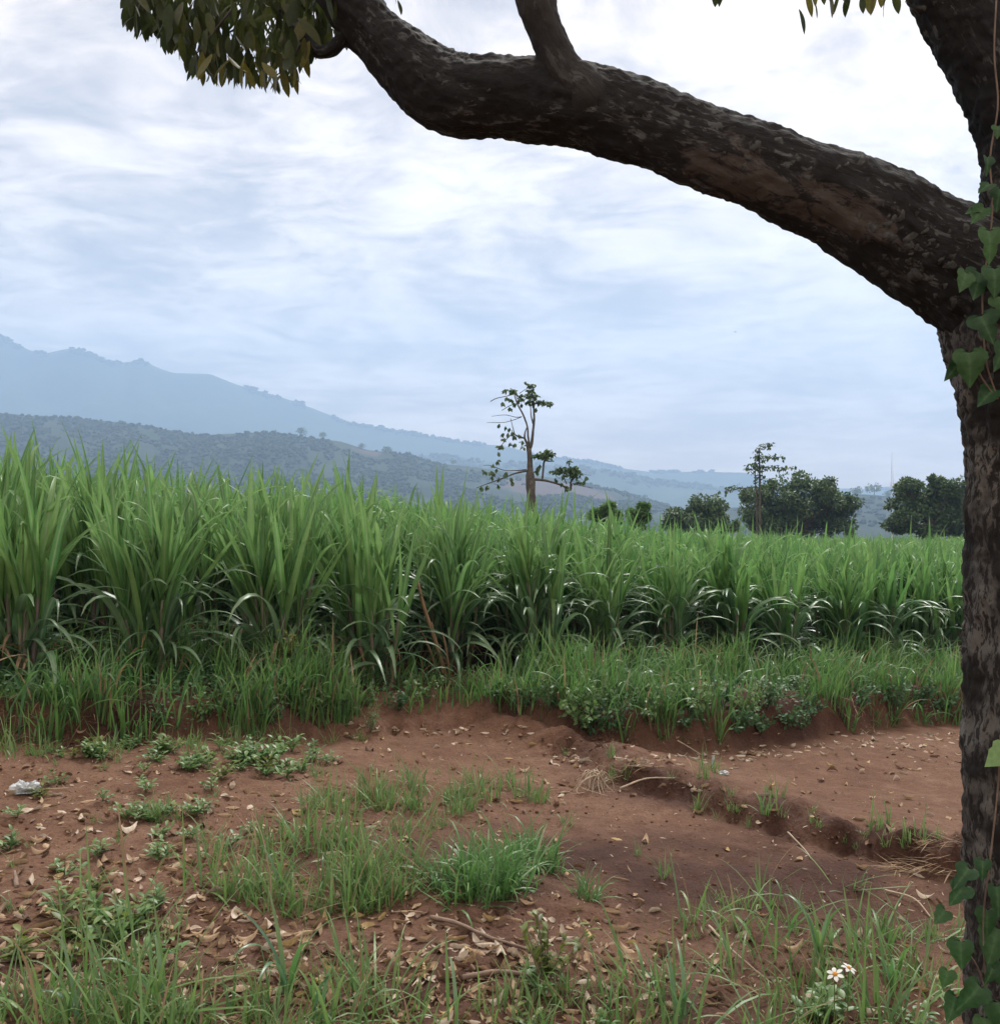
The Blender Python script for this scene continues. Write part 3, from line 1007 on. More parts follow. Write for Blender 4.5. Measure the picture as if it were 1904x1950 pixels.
o['kind'] = 'stuff'

M_darktwig = plain_mat('dark_twig', (0.03, 0.025, 0.022), .85, .3, 20)
# ---- leaves: the two drooping sprays that hang into view, every leaf an object
def hang_leaf_meshes():
    out = []
    for k, (L, W, cu) in enumerate([(1, .30, .12), (1, .36, .3), (1, .26, -.15), (1, .38, .2), (1, .24, .4)]):
        out.append((blades([(0, 0, 0)], 0.0, L, W, math.pi - 0.35, cu, 7, 0.22, 'leaf', 1.0, 0.25 * (k - 2) / 2, rnd=[0.1 * k])))
    return out


HL = hang_leaf_meshes()
HLm = [[mesh_from('leaf', *h[:3], [mm], attrs={'rnd': h[3], 'tip': h[4]}) for h in HL] for mm in (M_crown, M_crown_y)]
edge_l = [(236, 20), (247, 62), (290, 78), (322, 104), (352, 122), (378, 160), (405, 164), (440, 160), (470, 168), (500, 172), (540, 182), (563, 168), (578, 140), (600, 118), (625, 112), (660, 105)]
ex, ey = zip(*edge_l)
rr = np.random.RandomState(23)
spray = link('leaf_spray', None, shade)
n_leaf = 0
twm = MB()
while n_leaf < 270:
    px = rr.uniform(244, 650)
    lo = np.interp(px, ex, ey)
    L = rr.uniform(0.055, 0.102)
    dep = rr.uniform(2.95, 3.55)
    Lp = L * F / dep
    py0 = rr.uniform(-60, lo - Lp * 0.8) if n_leaf > 60 else lo - Lp * rr.uniform(0.92, 1.0)
    if px > 600 and py0 + Lp > lo:
        continue
    k = rr.randint(5)
    low = (py0 + Lp > lo - 45) and 385 < px < 590
    o = link('leaf', HLm[1 if (low and rr.rand() < 0.55) else 0][k], spray, P(px, py0, dep), (rr.normal() * .32, rr.normal() * .32, rr.uniform(0, 6.28)), L)
    n_leaf += 1
    if n_leaf % 14 == 0:
        q, _b = tube([P(px, py0, dep)[:], (P(px + rr.uniform(10, 50), py0 - rr.uniform(20, 60), dep + 0.05))[:], P(px + rr.uniform(60, 130), py0 - rr.uniform(70, 140), dep + .1)[:]], [.002, .003, .004], 6, 5)
        twm.add(q)
n = 800
px = rr.uniform(250, 660, n)
lo = np.interp(px, ex, ey)
dep = rr.uniform(3.2, 3.8, n)
L = rr.uniform(.06, .085, n)
py0 = -70 + (lo - L * F / dep * 1.05 + 70) * rr.rand(n) ** .8
m = MB()
m.add(blades(np.stack([(px - 952) / F * dep, dep, EYE - (py0 - 975) / F * dep], 1), rr.rand(n) * 6.28, L, L * .32, rr.uniform(2.5, 3.1, n), rr.uniform(-.2, .3, n), 6, .2, 'leaf', 1.0))
o = link('leaf_mass', m.mesh('leaf_mass', [M_crown]), shade)
o['kind'] = 'stuff'
twp = twm.piece()
tw_me = mesh_from('twigs', twp[0], twp[1], twp[2], [M_darktwig], attrs={'rnd': twp[3], 'tip': twp[4]})
link('twigs', tw_me, spray)
spray2 = link('leaf_spray', None, shade)
for (px, tipy) in [(1521, 62), (1535, 30), (1548, 36), (1562, 20), (1578, 34), (1592, 26), (1603, 22), (1618, 30), (1641, 36), (1655, 24), (1668, 22), (1690, 32), (1700, 24), (1366, 6), (1380, 8), (1398, -2), (1550, 6), (1570, 4), (1600, 6), (1650, 4), (1680, 8),
                   (757, 28), (748, 10)]:
    dep = 2.9 if px > 800 else 3.15
    L = 0.072 if px > 800 else 0.05
    o = link('leaf', HLm[1 if rr.rand() < .3 else 0][rr.randint(5)], spray2, P(px, tipy - L * F / dep * .95, dep), (rr.uniform(-.15, .15), rr.uniform(-.15, .15), rr.uniform(0, 6.28)), L)
# crown above the frame: limbs and hanging leaves
cr = MB()
cl = []
for k in range(90):
    x, y, z = rr.uniform(-2.2, 2.6), rr.uniform(0.8, 5.2), rr.uniform(3.5, 5.6)
    if ((x - 0.2) / 2.4) ** 2 + ((y - 3) / 2.3) ** 2 + ((z - 4.4) / 1.3) ** 2 > 1:
        continue
    cl.append((x, y, z))
for (x, y, z) in cl:
    n = 22
    base = np.array([x, y, z]) + rr.normal(size=(n, 3)) * np.array([.16, .16, .1])
    keep = base[:, 2] - 0.13 > EYE + (975 + 30) / F * base[:, 1]
    base = base[keep]
    if len(base) == 0:
        continue
    n = len(base)
    cr.add(blades(base, rr.rand(n) * 6.28, rr.uniform(.06, .10, n), rr.uniform(.022, .036, n), rr.uniform(2.0, 2.9, n), 0.2, 3, 0.2, 'leaf', 1.0))
o = link('crown', cr.mesh('crown', [M_crown]), shade)
o['kind'] = 'stuff'
for k in range(7):
    a, b = cl[rr.randint(len(cl))], P([640, 500, 985, 1740, 1000, 560, 1750][k], [-40, -300, -180, -220, -300, -150, -500][k], [3.1, 3.2, 2.9, 2.9, 2.9, 3.15, 2.9][k])
    mid = (np.array(a) + np.array(b[:])) / 2 + np.array([0, 0, .2])
    if min(a[2], mid[2]) < EYE + 1010 / F * max(a[1], b[1]):
        continue
    bark_obj('bough', [b[:], mid, a], [.06, .04, .015], 20, 10, M_bark, shade, 0.003, 30 + k, lambda V: np.zeros(len(V)))

# ------------------------------------------------------------------ vine on the trunk
def heart_leaf(lobed=True):
    """palmate vine leaf, stalk at the origin, tip along +X, cupped a little"""
    out = [(0.0, 0.0), (-0.16, 0.16), (-0.14, 0.34), (0.02, 0.46), (0.22, 0.48), (0.36, 0.36), (0.42, 0.24) if lobed else (0.5, 0.36), (0.62, 0.25), (0.82, 0.12), (1.0, 0.0)]
    pts = [(x, 0.0) for x, _ in out] + out[1:-1] + [(x, -y) for x, y in out[1:-1]]
    n = len(out)
    V = []
    mid = [max(x, 0.0) if i < 3 else x for i, (x, _) in enumerate(out)]
    for i, (x, y) in enumerate(out):
        V.append((mid[i], 0, 0.0 - 0.12 * mid[i] ** 2))
    for s in (1, -1):
        for i, (x, y) in enumerate(out[1:-1]):
            V.append((x, s * y, 0.10 * y - 0.12 * x * x + 0.03 * math.sin(7 * x)))
    Tn = []
    for s in range(2):
        o_ = n + s * (n - 2)
        idx = [0] + [o_ + i for i in range(n - 2)] + [n - 1]
        for i in range(n - 1):
            a, b, c, d = i, i + 1, idx[i + 1], idx[i]
            for tri in ((a, b, c), (a, c, d)):
                if len(set(tri)) == 3:
                    Tn.append(tri if s else tri[::-1])
    return np.array(V), Tn


vine_root = link('climbing_vine', None)
tag(vine_root, 'green climbing vine with lobed heart shaped leaves on the trunk of the shade tree', 'vine')
hv1, ht1 = heart_leaf(True)
hv2, ht2 = heart_leaf(False)
VL = [mesh_from('leaf', hv, None, ht, [M_vine], attrs={'rnd': np.zeros(len(hv)), 'tip': np.clip(hv[:, 0], 0, 1), 'mid': (np.abs(hv[:, 1]) < 1e-6) * 1.0}) for hv, ht in ((hv1, ht1), (hv2, ht2))]
# (px, py, size px, direction of the tip in the picture (deg, 0 right, -90 down), turn)
vine_leaves = [(1884, 440, 62, -80, 0), (1866, 520, 60, -120, 0), (1893, 512, 58, -85, 0), (1840, 520, 46, -140, 1), (1868, 602, 66, -70, 0), (1845, 672, 64, -95, 1), (1823, 695, 40, -115, 1), (1893, 742, 54, -150, 1),
               (1905, 360, 50, -110, 0), (1880, 300, 40, -100, 0), (1874, 395, 42, -140, 1), (1860, 400, 30, -150, 1), (1884, 350, 36, -130, 0), (1900, 240, 30, -100, 0),
               (1920, 1430, 60, -155, 1), (1872, 1640, 50, -100, 0), (1845, 1655, 58, -150, 0), (1836, 1688, 60, -120, 0), (1800, 1735, 40, -150, 1), (1898, 1690, 84, -100, 1), (1880, 1735, 70, -105, 1), (1900, 1770, 86, -95, 1),
               (1830, 1795, 70, -115, 1), (1805, 1850, 50, -120, 1), (1865, 1880, 84, -85, 1), (1900, 1910, 80, -80, 1), (1820, 1900, 60, -110, 1), (1890, 1845, 50, -130, 1), (1875, 1940, 70, -100, 1), (1910, 1840, 70, -70, 1), (1905, 565, 50, -80, 0), (1912, 660, 56, -95, 0)]
for i, (px, py, sz, ang, kind) in enumerate(vine_leaves):
    dep = TY - 0.2 - 0.05 * rr.rand()
    L = sz * (rr.uniform(.66, .9) if py > 1600 else rr.uniform(.85, 1.05)) / F * dep
    a = R(ang + rr.normal() * 16)
    xdir = Vector((math.cos(a), -0.25 + 0.3 * rr.rand() - .2, math.sin(a))).normalized()
    nrm = Vector((rr.uniform(-.8, .4), -1.0, rr.uniform(-.1, 1.2)))
    ydir = nrm.cross(xdir).normalized()
    zdir = xdir.cross(ydir)
    M = Matrix((xdir, ydir, zdir)).transposed().to_4x4()
    M.translation = P(px, py, dep)
    me_ = VL[kind]
    if 1400 < py < 1450:
        me_ = VL[kind].copy()
        me_.materials[0] = M_weed
    o = link('leaf', me_, vine_root)
    o.matrix_local = M @ Matrix.Diagonal((L, L * rr.uniform(.78, 1.08), L * rr.uniform(.6, 2.2), 1))
for k, pp in enumerate([[(1900, 2050), (1880, 1900), (1872, 1760), (1885, 1640), (1900, 1500), (1905, 1400)], [(1900, 760), (1878, 690), (1871, 600), (1872, 540), (1884, 460), (1890, 380), (1885, 300), (1900, 200), (1893, 100), (1897, 0)],
                        [(1897, 760), (1870, 720), (1855, 690)], [(1830, 1800), (1860, 1840), (1880, 1900)]]):
    q = []
    for (px, py) in pp:
        q.append(P(px, py, TY - 0.205)[:])
    pc, buv = tube(q, [0.0022] * len(q), 40, 6)
    link('stem', mesh_from('stem', pc[0], pc[1], pc[2], [M_stick]), vine_root)

# ------------------------------------------------------------------ sugarcane field
rc = np.random.RandomState(5)
cane_types = {   # tilt, curl, width, power
    'spear': [(0.06, 0.14, .044, 1.2), (0.20, 0.24, .042, 1.6), (0.36, 0.10, .042, 1.2)],
    'flag': [(0.18, 0.8, .044, 3.2), (0.30, 1.2, .044, 2.6), (0.20, 2.0, .044, 5.0)],
    'arch': [(0.36, 1.9, .050, 1.9), (0.5, 1.6, .050, 1.6), (0.30, 2.5, .048, 2.4)],
    'droop': [(0.60, 2.1, .048, 1.4), (0.50, 2.5, .046, 1.8), (0.8, 1.6, .044, 1.2)]}
cane_mat = {'spear': 0, 'flag': 0, 'arch': 1, 'droop': 1}
CL, CLm = {}, {}
for ty, vs in cane_types.items():
    CL[ty] = [blades([(0, 0, 0)], 0.0, 1.0, wd * 1.5, ti, cu, 11, 0.35, 'cane', pw, 0.5 * (j - 1), rnd=[0.3 * j]) for j, (ti, cu, wd, pw) in enumerate(vs)]
    CLm[ty] = [mesh_from('leaf', *p[:3], [M_cane_hi if cane_mat[ty] == 0 else M_cane_lo], attrs={'rnd': p[3], 'tip': p[4], 'mid': np.tile([0, 1.0, 0], 12)}) for p in CL[ty]]
CLdry = [mesh_from('dry_leaf', *p[:3], [M_cane_dry], attrs={'rnd': p[3], 'tip': p[4]}) for p in CL['droop']]


def cane_plan(r, nst=(7, 11), spread=0.13, fan=False):
    """stalks of one clump: (base xy, lean, height, leaves[(type, variant, z, azimuth, tilt, length)])"""
    out = []
    for s in range(r.randint(*nst)):
        a, d = r.rand() * 6.28, spread * math.sqrt(r.rand())
        lean = (d / spread) * R(12) * r.uniform(.2, 1.3)
        H = r.uniform(.48, .95)
        az0 = r.rand() * 6.28
        lv = []
        nl = r.randint(8, 11)
        for j in range(nl):
            k = j / (nl - 1)
            az = az0 + (j % 2) * math.pi + r.normal() * .35
            if fan and k > .3:
                ty = 'spear' if r.rand() < .66 else 'flag'
                L = r.uniform(.8, 1.22)
            elif k > .7:
                ty = 'spear' if r.rand() < .5 else 'flag'
                L = r.uniform(.7, 1.15)
            elif k > .34:
                ty = 'flag' if r.rand() < .5 else 'arch'
                L = r.uniform(.85, 1.1)
            elif k > .2:
                ty = 'arch'
                L = r.uniform(.85, 1.15)
            else:
                ty = 'droop'
                L = r.uniform(.65, 1.0)
            lv.append((ty, r.randint(3), H * (.12 + .88 * k), az, r.uniform(-.12, .14), L))
        out.append(((d * math.cos(a), d * math.sin(a)), (a, lean), H, lv))
    return out


def stalk_piece(H, seed):
    p, _ = tube([(0, 0, -0.06), (0.004, 0, H * .35), (-0.004, 0.003, H * .7), (0, 0, H)], [.017, .016, .018, .010], 8, 6)
    return p


STK = [stalk_piece(h, i) for i, h in enumerate((.68, .8, .92))]
STKm = [mesh_from('cane_stalk', p[0], p[1], p[2], [M_stalk], attrs={'rnd': p[3], 'tip': p[4]}) for p in STK]


def rot_piece(p, M):
    M = np.array(M)
    return (p[0] @ M[:3, :3].T + M[:3, 3], p[1], p[2], p[3], p[4])


def stalk_matrix(st):
    (bx, by), (a, lean), H, lv = st
    axis_ = Vector((-math.sin(a), math.cos(a), 0))
    return Matrix.Translation((bx, by, 0)) @ Matrix.Rotation(lean, 4, axis_)


def leaf_matrix(l):
    ty, j, z, az, ti, L = l
    return Matrix.Translation((0, 0, z)) @ Matrix.Rotation(az, 4, 'Z') @ Matrix.Rotation(ti, 4, 'Y') @ Matrix.Scale(L, 4)


def clump_mesh(r, low=False):
    m = MB()
    for st in cane_plan(r, fan=r.rand() < .12):
        Ms = stalk_matrix(st)
        i = 0 if st[2] < .74 else (1 if st[2] < .86 else 2)
        if not low:
            m.add(STK[i], 2, Ms)
        for l in st[3]:
            if low and l[2] < st[2] * .42:
                continue
            src = CL[l[0]][l[1]] if not low else CLlow[l[0]][l[1]]
            p = (src[0], src[1], src[2], src[3] * 0 + rc.rand(), src[4])
            m.add(p, cane_mat[l[0]], Ms @ leaf_matrix(l))
    return m


CLlow = {ty: [blades([(0, 0, 0)], 0.0, 1.0, wd * 1.5, ti, cu, 4, 0, 'cane', pw, 0.4 * (j - 1), rnd=[0.3 * j]) for j, (ti, cu, wd, pw) in enumerate(vs)] for ty, vs in cane_types.items()}
clump_meshes = [clump_mesh(rc).mesh('sugarcane_clump', [M_cane_hi, M_cane_lo, M_stalk]) for k in range(9)]
low_clumps = [clump_mesh(rc, True) for k in range(7)]

# where the clumps stand: rows running away from the field edge
spots = []
front_px = [(18, 1.25), (110, 1.5), (262, 1.2), (375, 1.55), (470, 1.25), (560, 1.6), (640, 1.25), (735, 1.4), (800, 1.3)]
used_t = []
for i in range(-6, 90):
    t = -0.90 + i * 0.84
    for j in range(0, 150):
        s = 1.45 + j * (0.42 if j < 30 else 0.6)
        spots.append((t + rc.normal() * .08, s + rc.normal() * .10 + (0.25 if j == 0 else 0) * rc.rand(), j))
sp = np.array(spots)
# at the left the edge is broken up into big separate clumps with dark gaps between them
hx = [hit(px, 1262) for px in (28, 268, 470, 640)]
hts = np.array([to_ts(a, b) for a, b in hx])
edge_t = to_ts(*hit(735, 1262))[0]
sp = sp[~((sp[:, 0] < edge_t) & (sp[:, 0] > hts[0, 0] - .5) & (sp[:, 1] < 2.15))]
sp = np.concatenate([sp, np.stack([hts[:, 0], np.full(4, 1.25), np.full(4, -1.0)], 1)])
x, y = from_ts(sp[:, 0], sp[:, 1])
px_ = 952 + x / np.maximum(y, .1) * F
ok = (y > 3) & (y < 62) & (px_ > -260) & (px_ < 2150)
# the left field edge stands closer, in big separate clumps
sp, x, y, px_ = sp[ok], x[ok], y[ok], px_[ok]
o_ = np.argsort(y - 0.5 * x + 0 * px_)           # distance behind the slanting edge
sp, x, y, px_ = sp[o_], x[o_], y[o_], px_[o_]
dist = to_ts(x, y)[1]
near_rank = np.argsort(np.where((px_ > -60) & (px_ < 1900), np.hypot(x, y), 1e6))
hero = list(near_rank[:34])
things = list(near_rank[34:300])
rest = [i for i in range(len(x)) if i not in set(hero) and i not in set(things)]
zc_ = ground(x, y, False)
lean_front = lambda d: 0.0

LAND = [(150, 'near the left picture edge'), (420, 'left of the tallest front clumps'), (680, 'below the lone trees on the hill crest'), (880, 'behind the dead cane stalks'), (1090, 'below the tall lopped tree'), (1270, 'below the small green trees'),
            (1420, 'below the low rounded tree'), (1640, 'below the broad dark tree'), (5000, 'close to the shade tree trunk')]
hero_x = sorted(hero, key=lambda i: px_[i])
front_names = {}
fr = [i for i in hero_x if dist[i] < 1.8]
ordinals = ['first', 'second', 'third', 'fourth', 'fifth', 'sixth', 'seventh', 'eighth', 'ninth', 'tenth', 'eleventh', 'twelfth', 'thirteenth', 'fourteenth', 'fifteenth', 'sixteenth']
vis = [i for i in fr if px_[i] > -20]
for k, i in enumerate(vis):
    if k == 0:
        front_names[i] = 'tall sugarcane clump leftmost in the front row of the field'
    elif k < len(ordinals):
        front_names[i] = 'sugarcane clump with bare stalk feet, %s from the left in the front row' % ordinals[k]
for i in hero:
    root = link('sugarcane_clump', None, None, (x[i], y[i], zc_[i]), (0, 0, rc.rand() * 6.28), rc.uniform(1.0, 1.12) * (.98 if sp[i, 2] < 0 else np.interp(px_[i], [600, 900, 1300], [1.03, .93, .86])))
    if i in front_names:
        tag(root, front_names[i], 'sugarcane', 'sugarcane clumps along the field edge')
    else:
        wh = next(b for a, b in LAND if px_[i] < a)
        tag(root, 'sugarcane clump just behind the front row ' + wh, 'sugarcane', 'sugarcane clumps just behind the front row ' + wh)
    for st in (cane_plan(rc, (13, 17), .17, True) if sp[i, 2] < 0 else cane_plan(rc, (8, 12), .15, rc.rand() < (.5 if px_[i] < 750 else .1))):
        k = 0 if st[2] < .74 else (1 if st[2] < .86 else 2)
        so = link('cane_stalk', STKm[k], root)
        so.matrix_local = stalk_matrix(st)
        for l in st[3]:
            lo = link('leaf', CLm[l[0]][l[1]], so)
            lo.matrix_local = leaf_matrix(l)
        if rc.rand() < .6:
            lo = link('dry_leaf', CLdry[rc.randint(3)], so)
            lo.matrix_local = leaf_matrix(('droop', 0, .12 + .2 * rc.rand(), rc.rand() * 6.28, .3, rc.uniform(.4, .6)))
for i in things:
    o = link('sugarcane_clump', clump_meshes[rc.randint(len(clump_meshes))], None, (x[i], y[i], zc_[i]), (rc.normal() * .03, rc.normal() * .03, rc.rand() * 6.28), rc.uniform(.95, 1.12) * np.interp(px_[i], [600, 900, 1300], [1.03, .94, .88]))
    where = next(b for a, b in LAND if px_[i] < a)
    row = 'in the second and third rows' if dist[i] < 2.7 else ('in the middle rows' if dist[i] < 4.2 else 'deep inside the field')
    tag(o, 'sugarcane clump %s %s' % (row, where), 'sugarcane', 'sugarcane clumps %s %s' % (row, where))
m = MB()
pieces = [lc.piece() for lc in low_clumps]
pm = [np.concatenate(lc.qm) for lc in low_clumps]
for i in rest:
    if px_[i] < -150 or px_[i] > 2050:
        if rc.rand() < .5:
            continue
    if y[i] > 24 and rc.rand() < .5:
        continue
    k = rc.randint(len(pieces))
    M = Matrix.Translation((x[i], y[i], zc_[i])) @ Matrix.Rotation(rc.rand() * 6.28, 4, 'Z') @ Matrix.Scale(rc.uniform(.92, 1.12) * np.interp(px_[i], [600, 900, 1300], [1.02, .94, .88]), 4)
    p = pieces[k]
    m.add((p[0], p[1], p[2], p[3] + rc.rand() * .2, p[4]), 0, M)
    m.qm[-1] = pm[k]
tag(link('sugarcane_field', m.mesh('sugarcane_field', [M_cane_hi, M_cane_lo])), kind='stuff')

# the broken dry stalks at the field edge
dead = link('dead_cane', None)
bx, by = hit(845, 1290)
bz = gz(bx, by)
dead.location = (bx, by, bz)
tag(dead, 'brown dead cane stalks leaning left at the field edge above the soil ramp', 'dead cane')
dd = by
for k, (pp, r0) in enumerate([([(850, 1290), (828, 1220), (806, 1150), (796, 1105)], .020), ([(835, 1290), (815, 1230), (795, 1190)], .014), ([(856, 1290), (850, 1240), (842, 1205)], .012), ([(845, 1290), (835, 1240), (822, 1185)], .012)]):
    q = [(P(a, b, dd)[0] - bx, rc.uniform(-.03, .03), P(a, b, dd)[2] - bz) for a, b in pp]
    pc, buv = tube(q, [r0] * (len(q) - 1) + [r0 * .6], 10, 7)
    link('stalk', mesh_from('stalk', pc[0], pc[1], pc[2], [M_cane_dry], attrs={'rnd': pc[3] * 0 + .2 * k, 'tip': pc[4]}), dead)
for k in range(9):
    o = link('dry_leaf', CLdry[k % 3], dead)
    o.matrix_local = Matrix.Translation((rc.uniform(-.12, .05), rc.uniform(-.05, .05), rc.uniform(0, .3))) @ Matrix.Rotation(rc.rand() * 6.28, 4, 'Z') @ Matrix.Rotation(.5, 4, 'Y') @ Matrix.Scale(rc.uniform(.2, .42), 4)

# ------------------------------------------------------------------ trees beyond the cane
def ztd(zx, zy):
    """position read off an enlarged view of the photograph -> 1904 wide picture"""
    return (1400 + zx * 500 / 1904) / 1.5751, (1100 + zy * 500 / 1904) / 1.5751


def lopped_tree(name, depth, trunk, limbs, clusters, drops, label, conv, mat=M_twig, leaf=.16):
    bpx = conv(*trunk[0][:2])
    bx = P(bpx[0], bpx[1], depth).x
    bz = gz(bx, depth)
    root = link(name, None, None, (bx, depth, bz))
    tag(root, label, 'tree')

    def loc(zx, zy, dy=0.0):
        a, b = conv(zx, zy)
        p = P(a, b, depth + dy)
        return (p.x - bx, dy, p.z - bz)
    for kind, lines in (('trunk', [trunk]), ('branch', limbs)):
        for L in lines:
            dy = rc.uniform(-.5, .5) if kind == 'branch' else 0
            q = [loc(a, b, dy * i / max(1, len(L) - 1)) for i, (a, b, _) in enumerate(L)]
            rd = [c / 3.808 / 1.5751 / F * depth / 2 * 1.0 for _, _, c in L]
            if kind == 'trunk':
                q = [(q[0][0], 0, -.1)] + q
                rd = [rd[0] * 1.15] + rd
            pc, buv = tube(q, rd, 10 + 6 * len(q), 8, lambda TH, S, RR: RR * .12 * fbm(np.cos(TH) * 2, np.sin(TH) * 2, S * 3, 2, 3))
            link(kind, mesh_from(kind, pc[0], pc[1], pc[2], [mat], attrs={'buv': buv}), root)
    for (zx, zy, rx, ry, n) in clusters:
        p = []
        for k in range(n):
            a, r_ = rc.rand() * 6.28, math.sqrt(rc.rand())
            p.append(loc(zx + rx * r_ * math.cos(a), zy + ry * r_ * math.sin(a), rc.uniform(-1, 1) * rx / 3.8 / 1.57 / F * depth))
        p = np.array(p)
        d = rc.normal(size=(n, 3)) * np.array([.7, .7, .35]) + np.array([0, 0, -.45])
        m = MB()
        m.add(diamonds(p, d, rc.normal(size=(n, 3)) * .5 + np.array([0, 0, 1.0]), leaf * rc.uniform(.7, 1.3, n), leaf * .6))
        link('leaf_cluster', m.mesh('leaf_cluster', [M_bush], False), root)
    for (zx, zy) in drops:
        n = 5
        p = np.array([loc(zx + rc.uniform(-7, 7), zy + rc.uniform(-8, 8)) for _ in range(n)])
        d = np.array([0, 0, -1.0]) + rc.normal(size=(n, 3)) * .35
        m = MB()
        m.add(diamonds(p, d, rc.normal(size=(n, 3)), leaf * 1.1, leaf * .7))
        link('hanging_leaf', m.mesh('hanging_leaf', [M_bush], False), root)
    return root


lopped_tree('lopped_tree', 36.0,
    [(735, 1700, 110), (732, 1500, 100), (730, 1350, 105), (725, 1260, 95), (722, 1150, 70), (718, 1020, 58), (712, 930, 55)],
    [[(700, 960, 42), (690, 880, 34), (660, 810, 24), (668, 740, 16), (690, 690, 14)], [(715, 900, 26), (700, 790, 22), (690, 680, 20), (640, 540, 18), (590, 450, 16), (560, 380, 14), (540, 300, 10)],
     [(722, 930, 40), (745, 850, 36), (755, 740, 30), (768, 600, 24), (765, 450, 20), (760, 340, 12), (735, 280, 10), (740, 210, 8)], [(755, 650, 18), (735, 560, 14), (728, 460, 12), (725, 360, 10)],
     [(660, 815, 22), (600, 800, 20), (550, 770, 14), (525, 690, 9), (500, 590, 6)], [(540, 750, 12), (470, 810, 10), (400, 890, 8), (355, 950, 12)], [(630, 570, 10), (560, 575, 8), (440, 550, 7), (280, 565, 4)],
     [(620, 575, 9), (540, 605, 8), (420, 635, 7), (230, 637, 4)], [(545, 310, 10), (450, 335, 9), (340, 360, 10), (270, 395, 9)], [(590, 420, 10), (500, 440, 9), (400, 498, 8)], [(600, 305, 8), (650, 270, 7), (710, 235, 6)],
     [(600, 400, 9), (670, 370, 8), (720, 330, 7)], [(690, 1190, 26), (560, 1215, 20), (420, 1270, 14), (250, 1330, 10), (110, 1385, 8)], [(680, 1175, 16), (560, 1185, 12), (420, 1180, 9), (280, 1130, 7), (190, 1125, 5)],
     [(760, 1285, 34), (880, 1295, 30), (960, 1315, 26), (1060, 1345, 22), (1150, 1385, 24), (1185, 1400, 26), (1190, 1320, 20), (1240, 1255, 16), (1280, 1200, 10)], [(862, 1275, 24), (872, 1190, 24), (885, 1080, 22), (940, 1078, 16), (995, 1078, 12)],
     [(1190, 1380, 14), (1215, 1335, 11), (1310, 1360, 9), (1440, 1388, 7)], [(885, 1085, 14), (880, 1050, 10), (900, 1000, 6)], [(1140, 1340, 14), (1110, 1270, 9), (1080, 1200, 6)], [(1170, 1330, 10), (1250, 1260, 7), (1350, 1310, 4)],
     [(1280, 1200, 6), (1350, 1230, 5), (1420, 1240, 3)], [(1175, 1150, 4), (1168, 1080, 3)]],
    [(740, 215, 32, 22, 30), (740, 275, 22, 22, 18), (735, 325, 80, 30, 70), (715, 400, 40, 42, 44), (830, 398, 45, 16, 40), (910, 415, 65, 18, 46), (690, 178, 18, 12, 8), (440, 270, 20, 18, 14), (535, 275, 32, 24, 34), (590, 335, 20, 20, 14),
     (890, 1010, 85, 34, 110), (920, 965, 40, 25, 40), (790, 1015, 40, 16, 24), (970, 990, 30, 20, 18), (1210, 1180, 70, 45, 110), (1110, 1200, 40, 50, 46), (1020, 1200, 55, 35, 44), (1060, 1160, 30, 22, 24), (1280, 1210, 32, 34, 30), (1165, 1072, 16, 8, 10), (1270, 1315, 32, 18, 22), (1150, 1385, 28, 20, 20), (1230, 1245, 40, 30, 40)],
    [(410, 405), (455, 350), (515, 370), (540, 410), (625, 420), (590, 375), (625, 355), (490, 460), (790, 470), (370, 655), (440, 680), (490, 700), (470, 755), (520, 745), (540, 790), (430, 815), (400, 760), (405, 895), (370, 900), (490, 865), (545, 880), (590, 770), (630, 845), (640, 910),
     (200, 1190), (275, 1195), (300, 1110), (305, 1205), (290, 1250), (370, 1265), (345, 1160), (440, 1225), (455, 1195), (515, 1270), (520, 1310), (350, 1350), (175, 1370), (345, 1075), (805, 1190), (805, 1150), (830, 1120), (1015, 1275), (1080, 1325), (1358, 1255), (1340, 1300), (225, 1360), (355, 975)],
    'tall lopped tree with bare grey trunk and sparse twigs above the cane in the middle', ztd, leaf=.17)


def ztd2(zx, zy):
    return (1400 + zx * 1599 / 1904) / 1.5751, (1100 + zy * 600 / 714) / 1.5751


S2 = 3.808 / (1904 / 1599)


lopped_tree('lopped_tree', 60.0,
    [(1046, 640, 30), (1046, 520, 26), (1046, 420, 24), (1045, 340, 20), (1042, 290, 12)],
    [[(1036, 620, 18), (1034, 480, 14), (1030, 400, 12), (1032, 330, 9)], [(1045, 360, 12), (1090, 360, 9), (1165, 362, 6)], [(1045, 328, 10), (1090, 322, 8), (1130, 324, 5)], [(1040, 430, 12), (1000, 432, 9), (930, 442, 6)],
     [(1045, 300, 8), (1062, 285, 7), (1072, 272, 5)], [(1040, 400, 8), (1015, 375, 6), (1005, 365, 5)]],
    [(1070, 280, 26, 12, 46), (1040, 305, 14, 18, 34), (1030, 362, 38, 20, 110), (1085, 322, 50, 9, 70), (1115, 358, 52, 9, 64), (960, 432, 45, 9, 50), (1005, 445, 18, 16, 28), (1045, 405, 26, 24, 60), (1036, 330, 20, 15, 40)],
    [(905, 440), (930, 445), (1165, 360), (1130, 322)],
    'slender sparse tree with short side branches rising behind the broad dark tree', lambda a, b: ztd2(a, b), leaf=.24)


